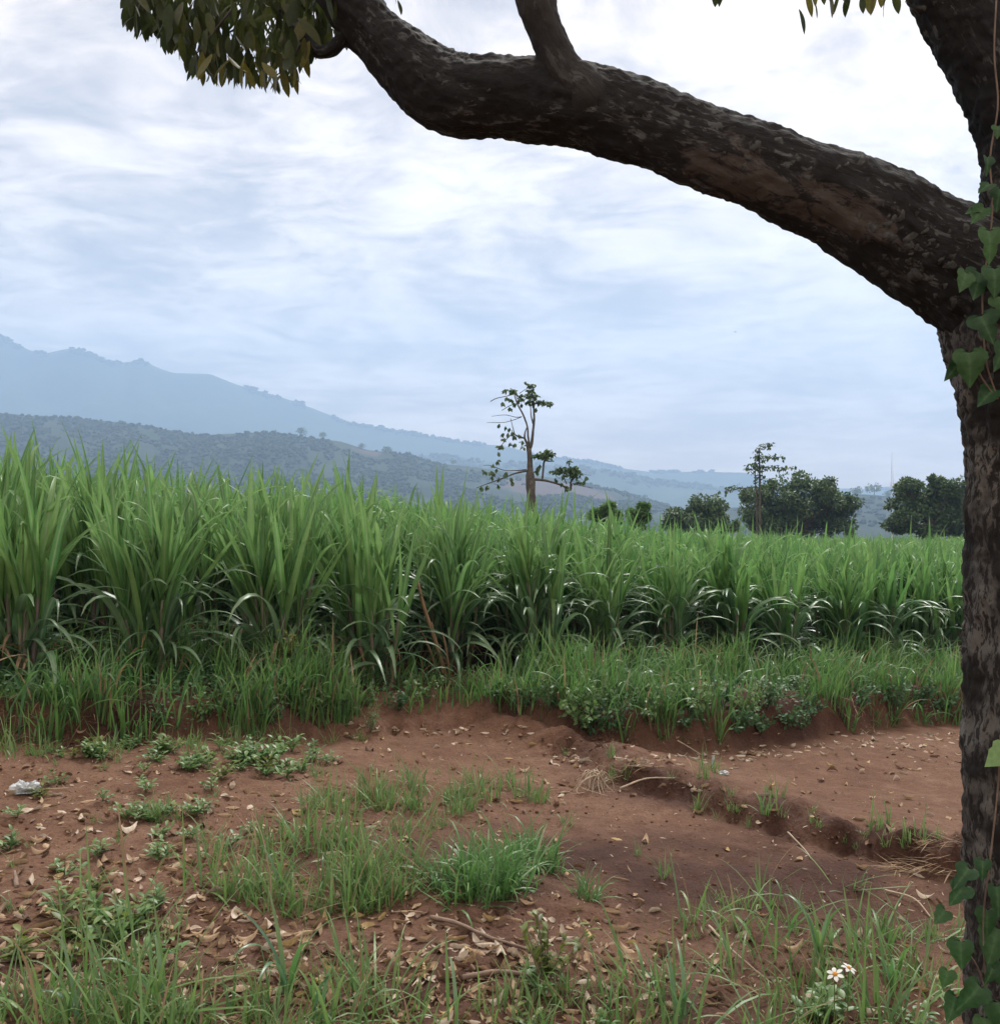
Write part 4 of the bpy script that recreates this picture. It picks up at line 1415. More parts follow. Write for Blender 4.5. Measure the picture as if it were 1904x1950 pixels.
def broad_tree(px, topy, wpx, depth, label, group, seed, lumps, leaf=.32, mat=M_bush):
    x = P(px, 975, depth).x
    z = gz(x, depth)
    H = P(px, topy, depth).z - z
    wd = wpx / F * depth
    r = np.random.RandomState(seed)
    root = link('broad_tree' if wpx > 70 else 'small_tree', None, None, (x, depth, z))
    tag(root, label, 'tree', group)
    pc, buv = tube([(0, 0, -.2), (wd * .01, 0, H * .2), (-wd * .02, .1, H * .55)], [H * .045, H * .035, H * .02], 12, 9)
    link('trunk', mesh_from('trunk', pc[0], pc[1], pc[2], [M_twig], attrs={'buv': buv}), root)
    m = MB()
    for k, (cx, cz, cr_) in enumerate(lumps):
        c = np.array([cx * wd, r.uniform(-.22, .22) * wd, cz * H])
        q, buv = tube([(0, 0, H * .3), c * np.array([.5, .5, .8]), c], [H * .018, H * .012, H * .005], 6, 5)
        link('limb', mesh_from('limb', q[0], q[1], q[2], [M_twig], attrs={'buv': buv}), root)
        R_ = cr_ * wd
        for s in range(7):
            d = r.normal(size=3)
            d /= np.linalg.norm(d)
            cc = c + d * R_ * r.uniform(.5, .95) * np.array([1, 1, .75])
            m.add(leaf_cloud(cc, R_ * r.uniform(.25, .6), 150, leaf, seed * 100 + k * 10 + s, .75, .35))
    link('crown', m.mesh('crown', [mat], False), root)
    return root


G = 'trees standing beyond the cane field'
broad_tree(1519, 903, 205, 88, 'broad dark tree with a domed crown beyond the cane, behind the slender sparse tree', G, 1, [(-.1, .3, .2), (.2, .3, .2), (-.32, .33, .15), (.38, .34, .13), (-.25, .42, .17), (.1, .42, .2), (.33, .45, .15), (-.38, .48, .12), (-.05, .5, .2), (-.3, .62, .2), (-.33, .72, .15), (-.1, .7, .22), (.22, .72, .22), (.34, .66, .18), (-.12, .78, .17), (.06, .86, .13), (.1, .6, .2), (.3, .7, .16), (.36, .5, .15), (-.1, .5, .2), (.42, .62, .09), (.2, .82, .12), (-.22, .83, .08)])
broad_tree(1335, 946, 130, 84, 'low rounded dark tree beyond the cane, left of the broad dark tree', G, 2, [(-.1, .3, .2), (.2, .3, .2), (-.2, .45, .2), (.15, .45, .22), (-.28, .7, .22), (0, .82, .2), (.1, .72, .24), (.2, .72, .2), (.34, .5, .16), (-.05, .55, .24), (-.4, .5, .13)])
broad_tree(1775, 904, 165, 80, 'tall dark tree beyond the cane, half hidden by the shade tree trunk', G, 3, [(-.1, .3, .2), (.2, .3, .2), (-.32, .32, .15), (-.25, .42, .18), (.1, .42, .2), (.33, .42, .16), (-.3, .7, .2), (-.28, .78, .16), (.1, .75, .22), (-.1, .65, .2), (-.02, .8, .18), (.2, .84, .16), (.1, .6, .22), (.36, .66, .18), (-.36, .45, .14), (.3, .45, .2), (.05, .9, .1), (-.2, .88, .09)])
broad_tree(1152, 950, 64, 46, 'small light green tree over the cane tops right of the lopped tree', G, 4, [(-.2, .75, .2), (.1, .85, .18), (.3, .7, .18), (0, .6, .25)], .2, M_weed)
broad_tree(1214, 952, 48, 46, 'small bright leafy sapling over the cane tops beside the low rounded tree', G, 5, [(-.2, .8, .2), (.2, .86, .22), (0, .65, .28), (.35, .75, .15)], .2, M_weed)

# radio mast far off
mx, my = P(1698, 950, 420).x, 420
mz = gz(mx, my)
mast = link('radio_mast', None, None, (mx, my, mz))
tag(mast, 'thin pale radio mast on the valley rim between the two dark trees', 'mast')
mm_ = plain_mat('mast_steel', (0.55, 0.56, 0.58), .5, .1, 1, .4)
top = P(1698, 860, 420).z - mz
pc, _ = tube([(0, 0, -.5), (0, 0, top * .55), (0, 0, top)], [.26, .2, .07], 12, 8)
link('pole', mesh_from('pole', pc[0], pc[1], pc[2], [mm_]), mast)
for (dx, z0, z1) in ((.75, .62, .82), (-.45, .64, .70)):
    pc, _ = tube([(dx, 0, top * z0), (dx, 0, top * z1)], [.1, .07], 4, 6, smooth_path=False)
    link('antenna', mesh_from('antenna', pc[0], pc[1], pc[2], [mm_]), mast)
    pc, _ = tube([(0, 0, top * (z0 + .02)), (dx, 0, top * (z0 + .02))], [.08, .08], 4, 6, smooth_path=False)
    link('bracket', mesh_from('bracket', pc[0], pc[1], pc[2], [mm_]), mast)

# a bird far up
bird_m = plain_mat('dark_feathers', (0.03, 0.03, 0.035), .8, .2, 20)


def make_bird(px, py, dep, label, rz):
    p0 = P(px, py, dep)
    root = link('bird', None, None, p0, (0, 0, rz), 1.0)
    tag(root, label, 'bird', 'birds in the sky')
    pc, _ = tube([(-.1, 0, 0), (-.05, 0, 0), (.04, 0, .005), (.1, 0, .015), (.14, 0, .012)], [.008, .025, .035, .02, .004], 12, 8)
    link('body', mesh_from('body', pc[0], pc[1], pc[2], [bird_m]), root)
    for s in (1, -1):
        V = [(.05, s * .02, .01), (-.03, s * .02, .01), (.06, s * .12, .06), (-.03, s * .12, .055), (-.02, s * .26, .03), (-.07, s * .25, .025)]
        V = V + [(a, b, c + .006) for a, b, c in V]
        Q = [(0, 2, 3, 1), (2, 4, 5, 3), (6, 7, 9, 8), (8, 9, 11, 10), (0, 6, 8, 2), (2, 8, 10, 4), (1, 3, 9, 7), (3, 5, 11, 9), (4, 10, 11, 5)]
        link('wing', mesh_from('wing', V, Q, None, [bird_m]), root)


make_bird(1400, 632, 130, 'small dark bird in the pale sky under the arching limb', .6)
make_bird(1375, 549, 220, 'tiny distant bird higher in the sky under the arching limb', 1.2)

# ------------------------------------------------------------------ grass and weeds on the bank
rg = np.random.RandomState(77)


def tuft_piece(r, n, rad, L, W, spread=.55, segs=6, curl=1.2, prof='grass'):
    a, d = r.rand(n) * 6.28, rad * np.sqrt(r.rand(n))
    base = np.stack([d * np.cos(a), d * np.sin(a), np.full(n, -.01)], 1)
    az = a + r.normal(size=n) * 1.3
    return blades(base, az, L * np.clip(np.exp(r.normal(size=n) * .42) * .68, .2, 1.35), W * r.uniform(.7, 1.2, n), np.abs(r.normal(size=n)) * spread * .5 + .08, np.abs(r.normal(size=n)) * curl * .7, segs, 0, prof, 1.7, r.normal(size=n) * .5)


n = 36000
t_ = rg.uniform(-2.0, 14.0, n)
s_ = -.06 + 1.8 * rg.rand(n) ** 1.35
sf = np.interp(t_, foot_ts[:, 0], foot_ts[:, 1])
onramp = np.interp(t_, ramp_t, [0, 1, 1, 0])
lowlim = np.interp(t_, [-3, 0, 0.8, 2.5, 4, 6, 14], [.10, .07, .0, .01, .03, .0, .0]) + onramp * .38
dens = fbm(t_ * 1.7, s_ * 2.2, 0, 3, 3) + .55
keep = (s_ > lowlim + .12 * fbm(t_ * 3, s_ * 3, 0, 2, 8)) & (rg.rand(n) < np.clip(dens, .12, 1))
t_, s_ = t_[keep], s_[keep]
gxx, gyy = from_ts(t_, s_ + np.interp(t_, foot_ts[:, 0], foot_ts[:, 1]))
gzz = ground(gxx, gyy, False)
hgt = (.29 + .20 * fbm(t_ * 1.7, s_ * 1.7, 0, 3, 14)).clip(.1, .6) * np.clip(np.exp(rg.normal(size=len(t_)) * .35), .4, 1.7) * np.interp(t_, [-2, 1, 3, 6, 14], [.8, 1.15, .95, 1.0, 1.1])
m = MB()
az_face = math.atan2(-E2[1], -E2[0])
az = np.where(rg.rand(len(t_)) < .5, az_face + rg.normal(size=len(t_)) * .8, rg.rand(len(t_)) * 6.28)
m.add(blades(np.stack([gxx, gyy, gzz - .01], 1), az, hgt, .013 * rg.uniform(.7, 1.7, len(t_)), np.abs(rg.normal(size=len(t_))) * .28 + .05, np.abs(rg.normal(size=len(t_))) * .95, 6, 0, 'grass', 1.7, rg.normal(size=len(t_)) * .5))
_q = rg.rand(len(t_))
m.qm[-1] = np.repeat(np.where(_q < .06, 1, np.where(_q < .76, 2, 0)), 6)
# long arching blades over the rest
sel = rg.rand(len(t_)) < .075
k = int(sel.sum())
m.add(blades(np.stack([gxx, gyy, gzz - .01], 1)[sel], np.where(rg.rand(k) < .6, az_face + rg.normal(size=k) * .9, rg.rand(k) * 6.28), rg.uniform(.35, .62, k), rg.uniform(.014, .024, k), np.abs(rg.normal(size=k)) * .25 + .1, rg.uniform(.6, 2.3, k), 9, 0, 'cane', 1.8, rg.normal(size=k) * .6))
m.qm[-1] = np.repeat(np.where(rg.rand(k) < .07, 1, np.where(rg.rand(k) < .5, 2, 3)), 9)
# blades are laid out blade by blade for two columns, so 6 quads each follow one another
tag(link('bank_grass', m.mesh('bank_grass', [M_grass, M_grass_dry, M_grass_lush, M_cane_lo])), kind='stuff')

# small broad leaves creeping among the bank grass
n = 16000
t_ = rg.uniform(-2.0, 14.0, n)
s_ = rg.uniform(-.02, 1.2, n)
dn = fbm(t_ * 1.3, s_ * 2.0, 0, 3, 33)
keep = (dn > .05) & (s_ > np.interp(t_, ramp_t, [0, .7, .75, 0]) + np.interp(t_, [-2, 0, 1], [.12, .12, .03]))
t_, s_ = t_[keep], s_[keep]
gxx, gyy = from_ts(t_, s_ + np.interp(t_, foot_ts[:, 0], foot_ts[:, 1]))
gzz = ground(gxx, gyy, False) + rg.uniform(.0, .16, len(t_))
m = MB()
k = len(t_)
m.add(diamonds(np.stack([gxx, gyy, gzz], 1), np.stack([rg.normal(size=k), rg.normal(size=k) - .5, rg.normal(size=k) * .3], 1), np.stack([rg.normal(size=k) * .4, rg.normal(size=k) * .4 - .4, np.ones(k)], 1), rg.uniform(.025, .055, k), .026))
tag(link('bank_ground_cover', m.mesh('bank_ground_cover', [M_weed_dark])), kind='stuff')


# leafy weed bushes hanging on the bank face
def weed_bush_mesh(r, kind):
    m = MB()
    for k in range(r.randint(7, 11)):
        a, tl = r.rand() * 6.28, r.uniform(.1, .8)
        L = r.uniform(.16, .34)
        d = np.array([math.cos(a) * math.sin(tl), math.sin(a) * math.sin(tl), math.cos(tl)])
        p, _ = tube([(0, 0, -.03), d * L * .5, d * L + np.array([0, 0, -.02])], [.004, .003, .0015], 6, 4)
        m.add(p, 1)
        nn = 16 if kind < 2 else 26
        f = r.uniform(.25, 1.0, nn)[:, None]
        pos = d * L * f + r.normal(size=(nn, 3)) * .012
        out = r.normal(size=(nn, 3)) + d * .4 + np.array([0, 0, -.1])
        m.add(diamonds(pos, out, r.normal(size=(nn, 3)) * .35 + np.array([0, 0, 1.0]), r.uniform(.035, .06, nn) if kind < 2 else r.uniform(.03, .05, nn), .030 if kind < 2 else .008), 0)
    return m


WB = [weed_bush_mesh(rg, k % 2).mesh('weed_bush', [M_weed_dark if k < 5 else M_weed, M_stick], False) for k in range(8)]
WBf = weed_bush_mesh(rg, 2).mesh('fern_weed', [M_grass_lush, M_stick], False)
for k, (px, py, s, lab) in enumerate([
        (1110, 1385, 1.1, None), (1150, 1350, 1.0, None), (1165, 1395, 1.0, None), (1215, 1345, .9, None), (1275, 1345, .9, None), (1330, 1365, 1.1, None), (1375, 1345, 1.1, None), (1400, 1390, 1.0, None), (1460, 1350, 1.0, None),
        (1500, 1385, 1.0, None), (1545, 1360, .9, None), (1240, 1375, .8, None), (1445, 1392, .8, None), (1300, 1385, .8, None), (1640, 1352, 1.0, None), (1700, 1350, 1.1, None), (1750, 1345, 1.1, None), (1800, 1350, 1.1, None), (1090, 1362, .9, None),
        (1000, 1350, .8, None), (1045, 1352, .9, None), (950, 1335, .8, None), (1130, 1400, 1.0, None), (1310, 1342, .9, None), (1425, 1365, 1.0, None), (1525, 1390, .8, None)]):
    bx, by = hit(px, py)
    o = link('weed_bush', WB[rg.randint(7)], None, (bx, by, gz(bx, by)), (.5 * rg.rand() + .15, 0, rg.uniform(-.5, .5)), s * 1.05)
    wh = 'beside the dirt mound' if px < 1120 else ('over the dark hollow' if px < 1330 else ('behind the white scrap' if px < 1470 else 'where the bank nears the shade tree'))
    tag(o, 'leafy weed bush on the right bank ' + wh, 'weed', 'weed bushes on the right bank ' + wh)
for k, (px, py, s) in enumerate([(395, 1372, .8), (450, 1360, .8), (520, 1378, .9), (585, 1370, .9), (640, 1372, .8), (560, 1340, .8), (700, 1345, .8), (760, 1352, .8), (810, 1340, .9), (300, 1385, .7), (470, 1330, .8), (620, 1320, .8)]):
    bx, by = hit(px, py)
    o = link('weed_bush', WB[rg.randint(8)], None, (bx, by, gz(bx, by)), (.4 * rg.rand(), 0, rg.uniform(-.5, .5)), s)
    tag(o, 'leafy weed bush growing among long grass on the left bank', 'weed', 'weed bushes on the left bank')
bx, by = hit(705, 1392)
tag(link('fern_weed', WBf, None, (bx, by, gz(bx, by)), None, .85), 'bright green feathery weed at the bank foot beside the soil ramp', 'weed')
bx, by = hit(548, 1310)
tall_w = weed_bush_mesh(rg, 0)
tag(link('tall_weed', tall_w.mesh('tall_weed', [M_yellow, M_stick], False), None, (bx, by, gz(bx, by) + .22), None, .9), 'yellowish flowering weed poking up from the left bank grass', 'weed')

# ------------------------------------------------------------------ grass tufts and small plants on the soil
rt = np.random.RandomState(91)


def tuft_mesh(name, n, rad, L, W, spread, mats, curl=1.2, dry=.06, extra=None):
    m = MB()
    m.add(tuft_piece(rt, n, rad, L, W, spread, 6, curl))
    m.qm[-1] = np.where(np.repeat(rt.rand(n) < dry, 6), 1, 0)
    return m.mesh(name, mats)


GM = [M_grass, M_grass_dry]
LM = [M_grass_lush, M_grass_dry]
T_small = [tuft_mesh('grass_tuft', rt.randint(12, 20), .03, .14, .006, .7, GM) for k in range(5)]
T_mid = [tuft_mesh('grass_tuft', rt.randint(24, 42), .09, .24, .010, .8, GM) for k in range(5)]
T_lush = [tuft_mesh('grass_tuft', rt.randint(35, 70), .12, .30, .012, 1.15, LM, 1.7, .03) for k in range(4)]
T_tall = [tuft_mesh('grass_tuft', rt.randint(10, 17), .10, .36, .013, .9, GM, 1.6, .06) for k in range(5)]


def broad_mesh(r, n_st, h, ll, lw, mat):
    m = MB()
    for k in range(n_st):
        a, tl = r.rand() * 6.28, r.uniform(.25, 1.2)
        L = h * r.uniform(.5, 1.1)
        d = np.array([math.cos(a) * math.sin(tl), math.sin(a) * math.sin(tl), math.cos(tl)])
        p, _ = tube([(0, 0, -.01), d * L * .5 + np.array([0, 0, .01]), d * L], [.0025, .002, .001], 5, 4)
        m.add(p, 1)
        nn = r.randint(4, 7)
        f = np.linspace(.3, 1, nn)[:, None]
        m.add(blades(d * L * f, a + (np.arange(nn) % 2 * 2 - 1) * 1.1 + r.normal(size=nn) * .4, ll * r.uniform(.7, 1.2, nn), lw * r.uniform(.8, 1.2, nn), r.uniform(.7, 1.4, nn), r.uniform(.2, .9, nn), 5, .2, 'leaf'), 0)
    return m.mesh('small_weed', [mat, M_weed])


T_weed = [broad_mesh(rt, rt.randint(4, 8), .11, .055, .022, [M_weed, M_grass, M_weed, M_yellow][k % 4]) for k in range(6)]


def in_poly(n, poly, dens=None):
    """random picture positions inside a polygon, returned as ground points"""
    p = np.array(poly, float)
    out = []
    lo, hi_ = p.min(0), p.max(0)
    while len(out) < n:
        q = rt.uniform(lo, hi_)
        c = False
        for i in range(len(p)):
            a, b = p[i], p[i - 1]
            if (a[1] > q[1]) != (b[1] > q[1]) and q[0] < (b[0] - a[0]) * (q[1] - a[1]) / (b[1] - a[1]) + a[0]:
                c = not c
        if c:
            out.append(q)
    out = np.array(out)
    X_, Y_, ok_ = hits(out[:, 0], out[:, 1])
    return X_, Y_


def plant(pool, X_, Y_, label, cat, group, smin=.8, smax=1.2, name=None):
    Z_ = ground(X_, Y_)
    for a, b, c in zip(X_, Y_, Z_):
        me = pool[rt.randint(len(pool))]
        o = link(name or me.name.split('.')[0], me, None, (a, b, c), (rt.normal() * .06, rt.normal() * .06, rt.rand() * 6.28), rt.uniform(smin, smax))
        lb, gp = label, group
        if not isinstance(label, str):
            lb = next(t_ for xm, t_ in label if 952 + a / b * F < xm)
            gp = '%s (%s)' % (group, lb)
        tag(o, lb, cat, gp)


def region(n, poly, pool, label, cat, group, smin=.8, smax=1.2):
    X_, Y_ = in_poly(n, poly)
    plant(pool, X_, Y_, label, cat, group, smin, smax)


region(19, [(800, 1700), (850, 1655), (980, 1625), (1110, 1640), (1165, 1690), (1120, 1720), (1020, 1705), (960, 1740), (870, 1720)], T_lush, 'lush dark green grass tuft in the dense clump left of the moist soil', 'grass', 'tufts of the lush grass clump', .5, 1.1)
region(42, [(350, 1700), (390, 1620), (520, 1590), (700, 1600), (790, 1650), (770, 1730), (600, 1750), (420, 1740)], T_mid + T_tall[:2], [(500, 'loose grass tuft at the left end of the wide patch'), (660, 'loose grass tuft in the middle of the wide patch'), (9999, 'loose grass tuft in the wide patch bordering the lush clump')], 'grass', 'tufts of the loose grass patch', .8, 1.1)
region(32, [(530, 1535), (650, 1510), (790, 1490), (900, 1500), (1035, 1495), (1040, 1525), (860, 1555), (650, 1550)], T_mid, [(700, 'bright green grass tuft at the left end of the narrow strip'), (860, 'bright green grass tuft in the middle of the narrow strip'), (9999, 'bright green grass tuft at the right end of the narrow strip')], 'grass', 'tufts of the narrow grass strip', .65, 1.0)
region(18, [(230, 1560), (300, 1535), (390, 1540), (390, 1562), (260, 1572)], T_small + T_weed[:2], 'flat creeping grass tuft amid pale leaves on the left soil', 'grass', 'creeping tufts on the left soil', .7, 1.0)
region(48, [(130, 1440), (230, 1420), (420, 1425), (640, 1425), (620, 1475), (460, 1490), (280, 1470)], T_weed + T_small[:2], 'small low weed in the green patch below the left bank', 'weed', 'low weeds below the left bank', .8, 1.2)
region(24, [(0, 1730), (120, 1700), (260, 1690), (360, 1740), (330, 1860), (100, 1880), (0, 1830)], T_weed + T_small + T_tall[:1], 'mixed weed among fallen leaves at the left of the foreground', 'weed', 'weeds among the leaves at left', .8, 1.2)
region(40, [(-20, 1920), (250, 1880), (420, 1910), (640, 1890), (820, 1905), (820, 2010), (-20, 2010)], T_tall + T_mid, [(270, 'long bladed grass tuft at the near left corner'), (520, 'long bladed grass tuft at the near edge left of the tallest broad bladed plant'), (9999, 'long bladed grass tuft at the near edge just left of the yellow green bush')], 'grass', 'near grass tufts at left', .75, 1.1)
region(14, [(820, 1880), (1100, 1850), (1180, 1900), (1180, 2010), (820, 2010)], T_mid + T_weed, 'low grass tuft around the yellow green bush at the near edge', 'grass', 'near grass tufts around the bush', .6, .95)
region(38, [(1180, 1890), (1320, 1840), (1500, 1800), (1700, 1770), (1830, 1790), (1830, 2010), (1180, 2010)], T_tall + T_mid[:3] + T_weed[:1], [(1420, 'tall thin grass tuft by the lower end of the pale stick'), (1640, 'tall thin grass tuft around the white daisies'), (9999, 'tall thin grass tuft right beside the shade tree trunk')], 'grass', 'near grass tufts beside the trunk', .75, 1.15)
region(14, [(1230, 1760), (1330, 1720), (1500, 1700), (1560, 1790), (1300, 1800)], T_small + T_tall[:1], 'thin grass tuft on moist soil in front of the earth berm', 'grass', 'thin tufts on the moist soil', .7, 1.1)
region(26, [(1150, 1470), (1290, 1450), (1480, 1490), (1560, 1560), (1800, 1590), (1820, 1640), (1650, 1640), (1460, 1600), (1280, 1530)], T_small + T_mid[:1], 'wispy grass tuft rooted on the low earth berm', 'grass', 'tufts on the earth berm', .6, 1.0)
region(28, [(0, 1450), (120, 1440), (640, 1520), (560, 1600), (300, 1640), (0, 1690)], T_small + T_weed, 'stray small weed on the bare littered soil at left', 'weed', 'stray weeds on the left soil', .6, .9)
region(8, [(700, 1560), (1050, 1570), (1100, 1620), (760, 1610)], T_small + T_mid[:1], 'thin pale tuft between the grass strip and the lush clump', 'grass', 'thin tufts above the lush clump', .7, 1.0)
for (px, py, pool, s, lab) in [
        (600, 1480, T_small, 1.0, 'small grass tuft alone on the soil above the grass strip'), (1078, 1570, T_small, 1.2, 'yellowish upright tuft alone on the bare path right of the grass strip'),
        (1270, 1670, T_small, 1.3, 'spreading tuft alone in the middle of the moist dark soil'), (1215, 1630, T_small, .7, 'tiny two bladed tuft beside the pale round leaf on the moist soil'),
        (1330, 1545, T_small, 1.3, 'upright tuft in the dark hollow under the earth berm'), (1475, 1520, T_mid, .75, 'round tuft with fine blades on the crest of the earth berm'),
        (1675, 1580, T_mid, .95, 'dense upright tuft on the lower plot right of the berm crest'), (1352, 1468, T_mid, .9, 'tall tuft beside the white scrap at the far end of the berm'),
        (1165, 1440, T_small, 1.2, 'tuft at the end of the dirt mound by the hollow'), (1075, 1438, T_small, .8, 'small tuft on the dirt mound among white leaves'),
        (212, 1440, T_tall, .75, 'single tall upright grass shoot below the left bank'), (1610, 1690, T_tall, .7, 'lone grass stem with drooping leaf before the straw heap'), (835, 1475, T_small, .7, 'sparse thin tuft at the left of the bare path')]:
    bx, by = hit(px, py)
    tag(link('grass_tuft', pool[rt.randint(len(pool))], None, (bx, by, gz(bx, by)), (0, 0, rt.rand() * 6.28), s), lab, 'grass')
# rank grass at the foot of the left bank
region(20, [(0, 1428), (300, 1420), (560, 1410), (700, 1404), (700, 1412), (560, 1422), (300, 1434), (0, 1445)], T_mid + T_tall[:2], 'grass tuft growing along the foot of the left bank', 'grass', 'tufts at the left bank foot', .5, .9)

# big single grass plants in front: every blade a part
def blade_mesh(L, W, ti, cu, pw, mat, name='blade'):
    p = blades([(0, 0, 0)], 0.0, L, W, ti, cu, 12, .25, 'cane', pw, .4, rnd=[rt.rand()])
    return mesh_from(name, *p[:3], [mat], attrs={'rnd': p[3], 'tip': p[4]})


for (px, py, sc, nb, lab) in [
        (548, 1905, 1.25, 7, 'tallest broad bladed grass plant standing in the near foreground leaves'), (535, 1720, 1.0, 8, 'upright broad bladed grass plant at the left side of the loose patch'), (700, 1700, .9, 8, 'pale green leafy grass plant at the right side of the loose patch'),
        (600, 1960, .8, 6, 'bent grass plant with blue green blades low at the near edge'), (300, 1930, .9, 6, 'yellow green grass plant amid near leaves at the left'), (1390, 1850, .85, 5, 'grass plant with a hooked blade right of the pale stick'),
        (1490, 1810, 1.0, 5, 'grass plant with one long blade leaning left over the moist soil'), (1560, 1850, 1.0, 7, 'tall grass plant just left of the white daisies'), (1700, 1900, 1.1, 8, 'leaning grass plant with long blades near the shade tree trunk'),
        (1300, 1960, .9, 7, 'grass plant at the near edge under the pale stick'), (860, 1970, .8, 6, 'narrow grass plant at the near edge left of the bush'), (1010, 1520, .6, 6, 'stalky grass plant at the right end of the grass strip'), (150, 1960, .85, 6, 'spreading grass plant at the near left corner')]:
    bx, by = hit(px, py)
    root = link('grass_plant', None, None, (bx, by, gz(bx, by) - .01), (0, 0, rt.rand() * 6.28))
    tag(root, lab, 'grass', 'broad bladed grass plants')
    for k in range(nb):
        me = blade_mesh(sc * rt.uniform(.22, .42), sc * rt.uniform(.012, .021), rt.uniform(.08, .5), rt.uniform(.3, 2.2), rt.uniform(1.4, 3.0), [M_grass, M_grass_lush, M_cane_lo][rt.randint(3)])
        link('blade', me, root, (rt.normal() * .012, rt.normal() * .012, rt.uniform(0, .06)), (0, 0, rt.rand() * 6.28))

# yellow green shrub in front
bx, by = hit(1040, 1880)
shrub = link('small_shrub', None, None, (bx, by, gz(bx, by)))
tag(shrub, 'small shrub with yellow green leaves at the near edge of the soil', 'shrub')
for k in range(10):
    a, tl, L = rt.rand() * 6.28, rt.uniform(.1, .75), rt.uniform(.14, .32)
    d = np.array([math.cos(a) * math.sin(tl), math.sin(a) * math.sin(tl), math.cos(tl)])
    p, _ = tube([(0, 0, -.02), d * L * .55, d * L + np.array([0, 0, .02])], [.004, .003, .0015], 8, 5)
    link('stem', mesh_from('stem', p[0], p[1], p[2], [M_stick]), shrub)
    nn = 12
    f = np.linspace(.2, 1.02, nn)[:, None]
    pc = blades(d * L * f, rt.rand(nn) * 6.28, rt.uniform(.035, .06, nn), rt.uniform(.016, .026, nn), rt.uniform(.5, 1.3, nn), rt.uniform(.1, .7, nn), 5, .2, 'leaf')
    m = MB()
    m.add(pc)
    link('foliage', m.mesh('foliage', [M_yellow]), shrub)

# ------------------------------------------------------------------ daisies
M_petal = plain_mat('white_petal', (0.52, 0.53, 0.49), .6, .06, 30)
M_disc = plain_mat('orange_disc', (0.50, 0.22, 0.03), .8, .3, 200)
M_stem = plain_mat('green_stem', (0.10, 0.17, 0.05), .6, .2, 30)


def daisy(px, py, dep, dia_px, face, lab, droop):
    hd = P(px, py, dep)
    g = gz(hd.x, hd.y + .03)
    root = link('daisy', None, None, (hd.x, hd.y + .03, g))
    tag(root, lab, 'flower', 'white daisies in the near grass')
    top = Vector((0, -.03, hd.z - g))
    p, _ = tube([(0, 0, -.02), (.01, .01, top.z * .5), (top.x, top.y + .006, top.z - .004)], [.0022, .002, .0016], 12, 5)
    link('stem', mesh_from('stem', p[0], p[1], p[2], [M_stem]), root)
    fz = Vector(face).normalized()
    rot = fz.to_track_quat('Z', 'Y').to_matrix().to_4x4()
    M = Matrix.Translation(top) @ rot
    r_ = dia_px / 2 / F * dep
    V0, T0 = ico_piece(2)
    V = V0 * np.array([r_ * .3, r_ * .3, r_ * .24])
    d = link('disc', mesh_from('disc', V, None, T0, [M_disc]), root)
    d.matrix_local = M
    npet = 6
    for k in range(npet):
        a = k * 6.283 / npet + rt.normal() * .12
        pc = blades([(r_ * .22, 0, 0)], 0.0, r_ * .85, r_ * .5, math.pi / 2 - .15, droop, 6, .12, 'leaf', 1.2)
        q = link('petal', mesh_from('petal', *pc[:3], [M_petal]), root)
        q.matrix_local = M @ Matrix.Rotation(a, 4, 'Z')


daisy(1590, 1856, 3.35, 34, (-.25, -.25, .75), 'white daisy with orange disc, left of the pair in the near grass', .5)
daisy(1616, 1844, 3.45, 30, (.3, -.2, .9), 'white daisy tilted upward, right of the pair in the near grass', .6)
daisy(1605, 1958, 3.1, 20, (0, -.3, 1), 'small half hidden daisy low in the grass below the flower pair', .3)

# ------------------------------------------------------------------ fallen leaves
rl = np.random.RandomState(101)


def litter_piece(L, W, cup, bend, twist, r):
    nu, nv = 9, 5
    uu = np.linspace(0, 1, nu)
    V = []
    wav = r.uniform(0, 6.28)
    for u_ in uu:
        hw = W / 2 * max(.05, math.sin(math.pi * (.04 + .94 * u_)) ** .8) * (1 + .12 * math.sin(u_ * 9 + wav))
        for v_ in np.linspace(-1, 1, nv):
            zz = cup * v_ * v_ * hw + bend * L * (u_ - .5) ** 2 + twist * (u_ - .5) * v_ * hw + .05 * hw * math.sin(u_ * 14 + v_ * 3 + wav)
            V.append(((u_ - .5) * L, v_ * hw * (1 - .25 * abs(cup) * v_ * v_), zz))
    V = np.array(V)
    V[:, 2] -= V[:, 2].min()
    i = np.arange(nu * nv).reshape(nu, nv)
    Q = np.stack([i[:-1, :-1], i[1:, :-1], i[1:, 1:], i[:-1, 1:]], -1).reshape(-1, 4)
    return V, Q, None, np.full(len(V), r.rand()), V[:, 0] * 0 + .5


shapes = [litter_piece(1, w_, c_, b_, t_w, rl) for w_, c_, b_, t_w in ((.42, .5, .25, .4), (.38, .9, .5, -.5), (.46, -.5, -.35, .3), (.40, 1.3, .2, .8), (.34, .7, 1.4, -1.6), (.48, .25, .5, 2.2), (.36, -1.0, -.2, .5), (.44, .4, .15, -1.9), (.30, 1.6, .6, .3), (.5, 1.1, 1.6, 1.0), (.26, 1.8, -.7, 1.4), (.55, -.7, .9, -1.2))]
LIT = [[mesh_from('fallen_leaf', p[0], p[1], None, [mt], attrs={'rnd': p[3], 'tip': p[4]}) for p in shapes] for mt in M_litter]


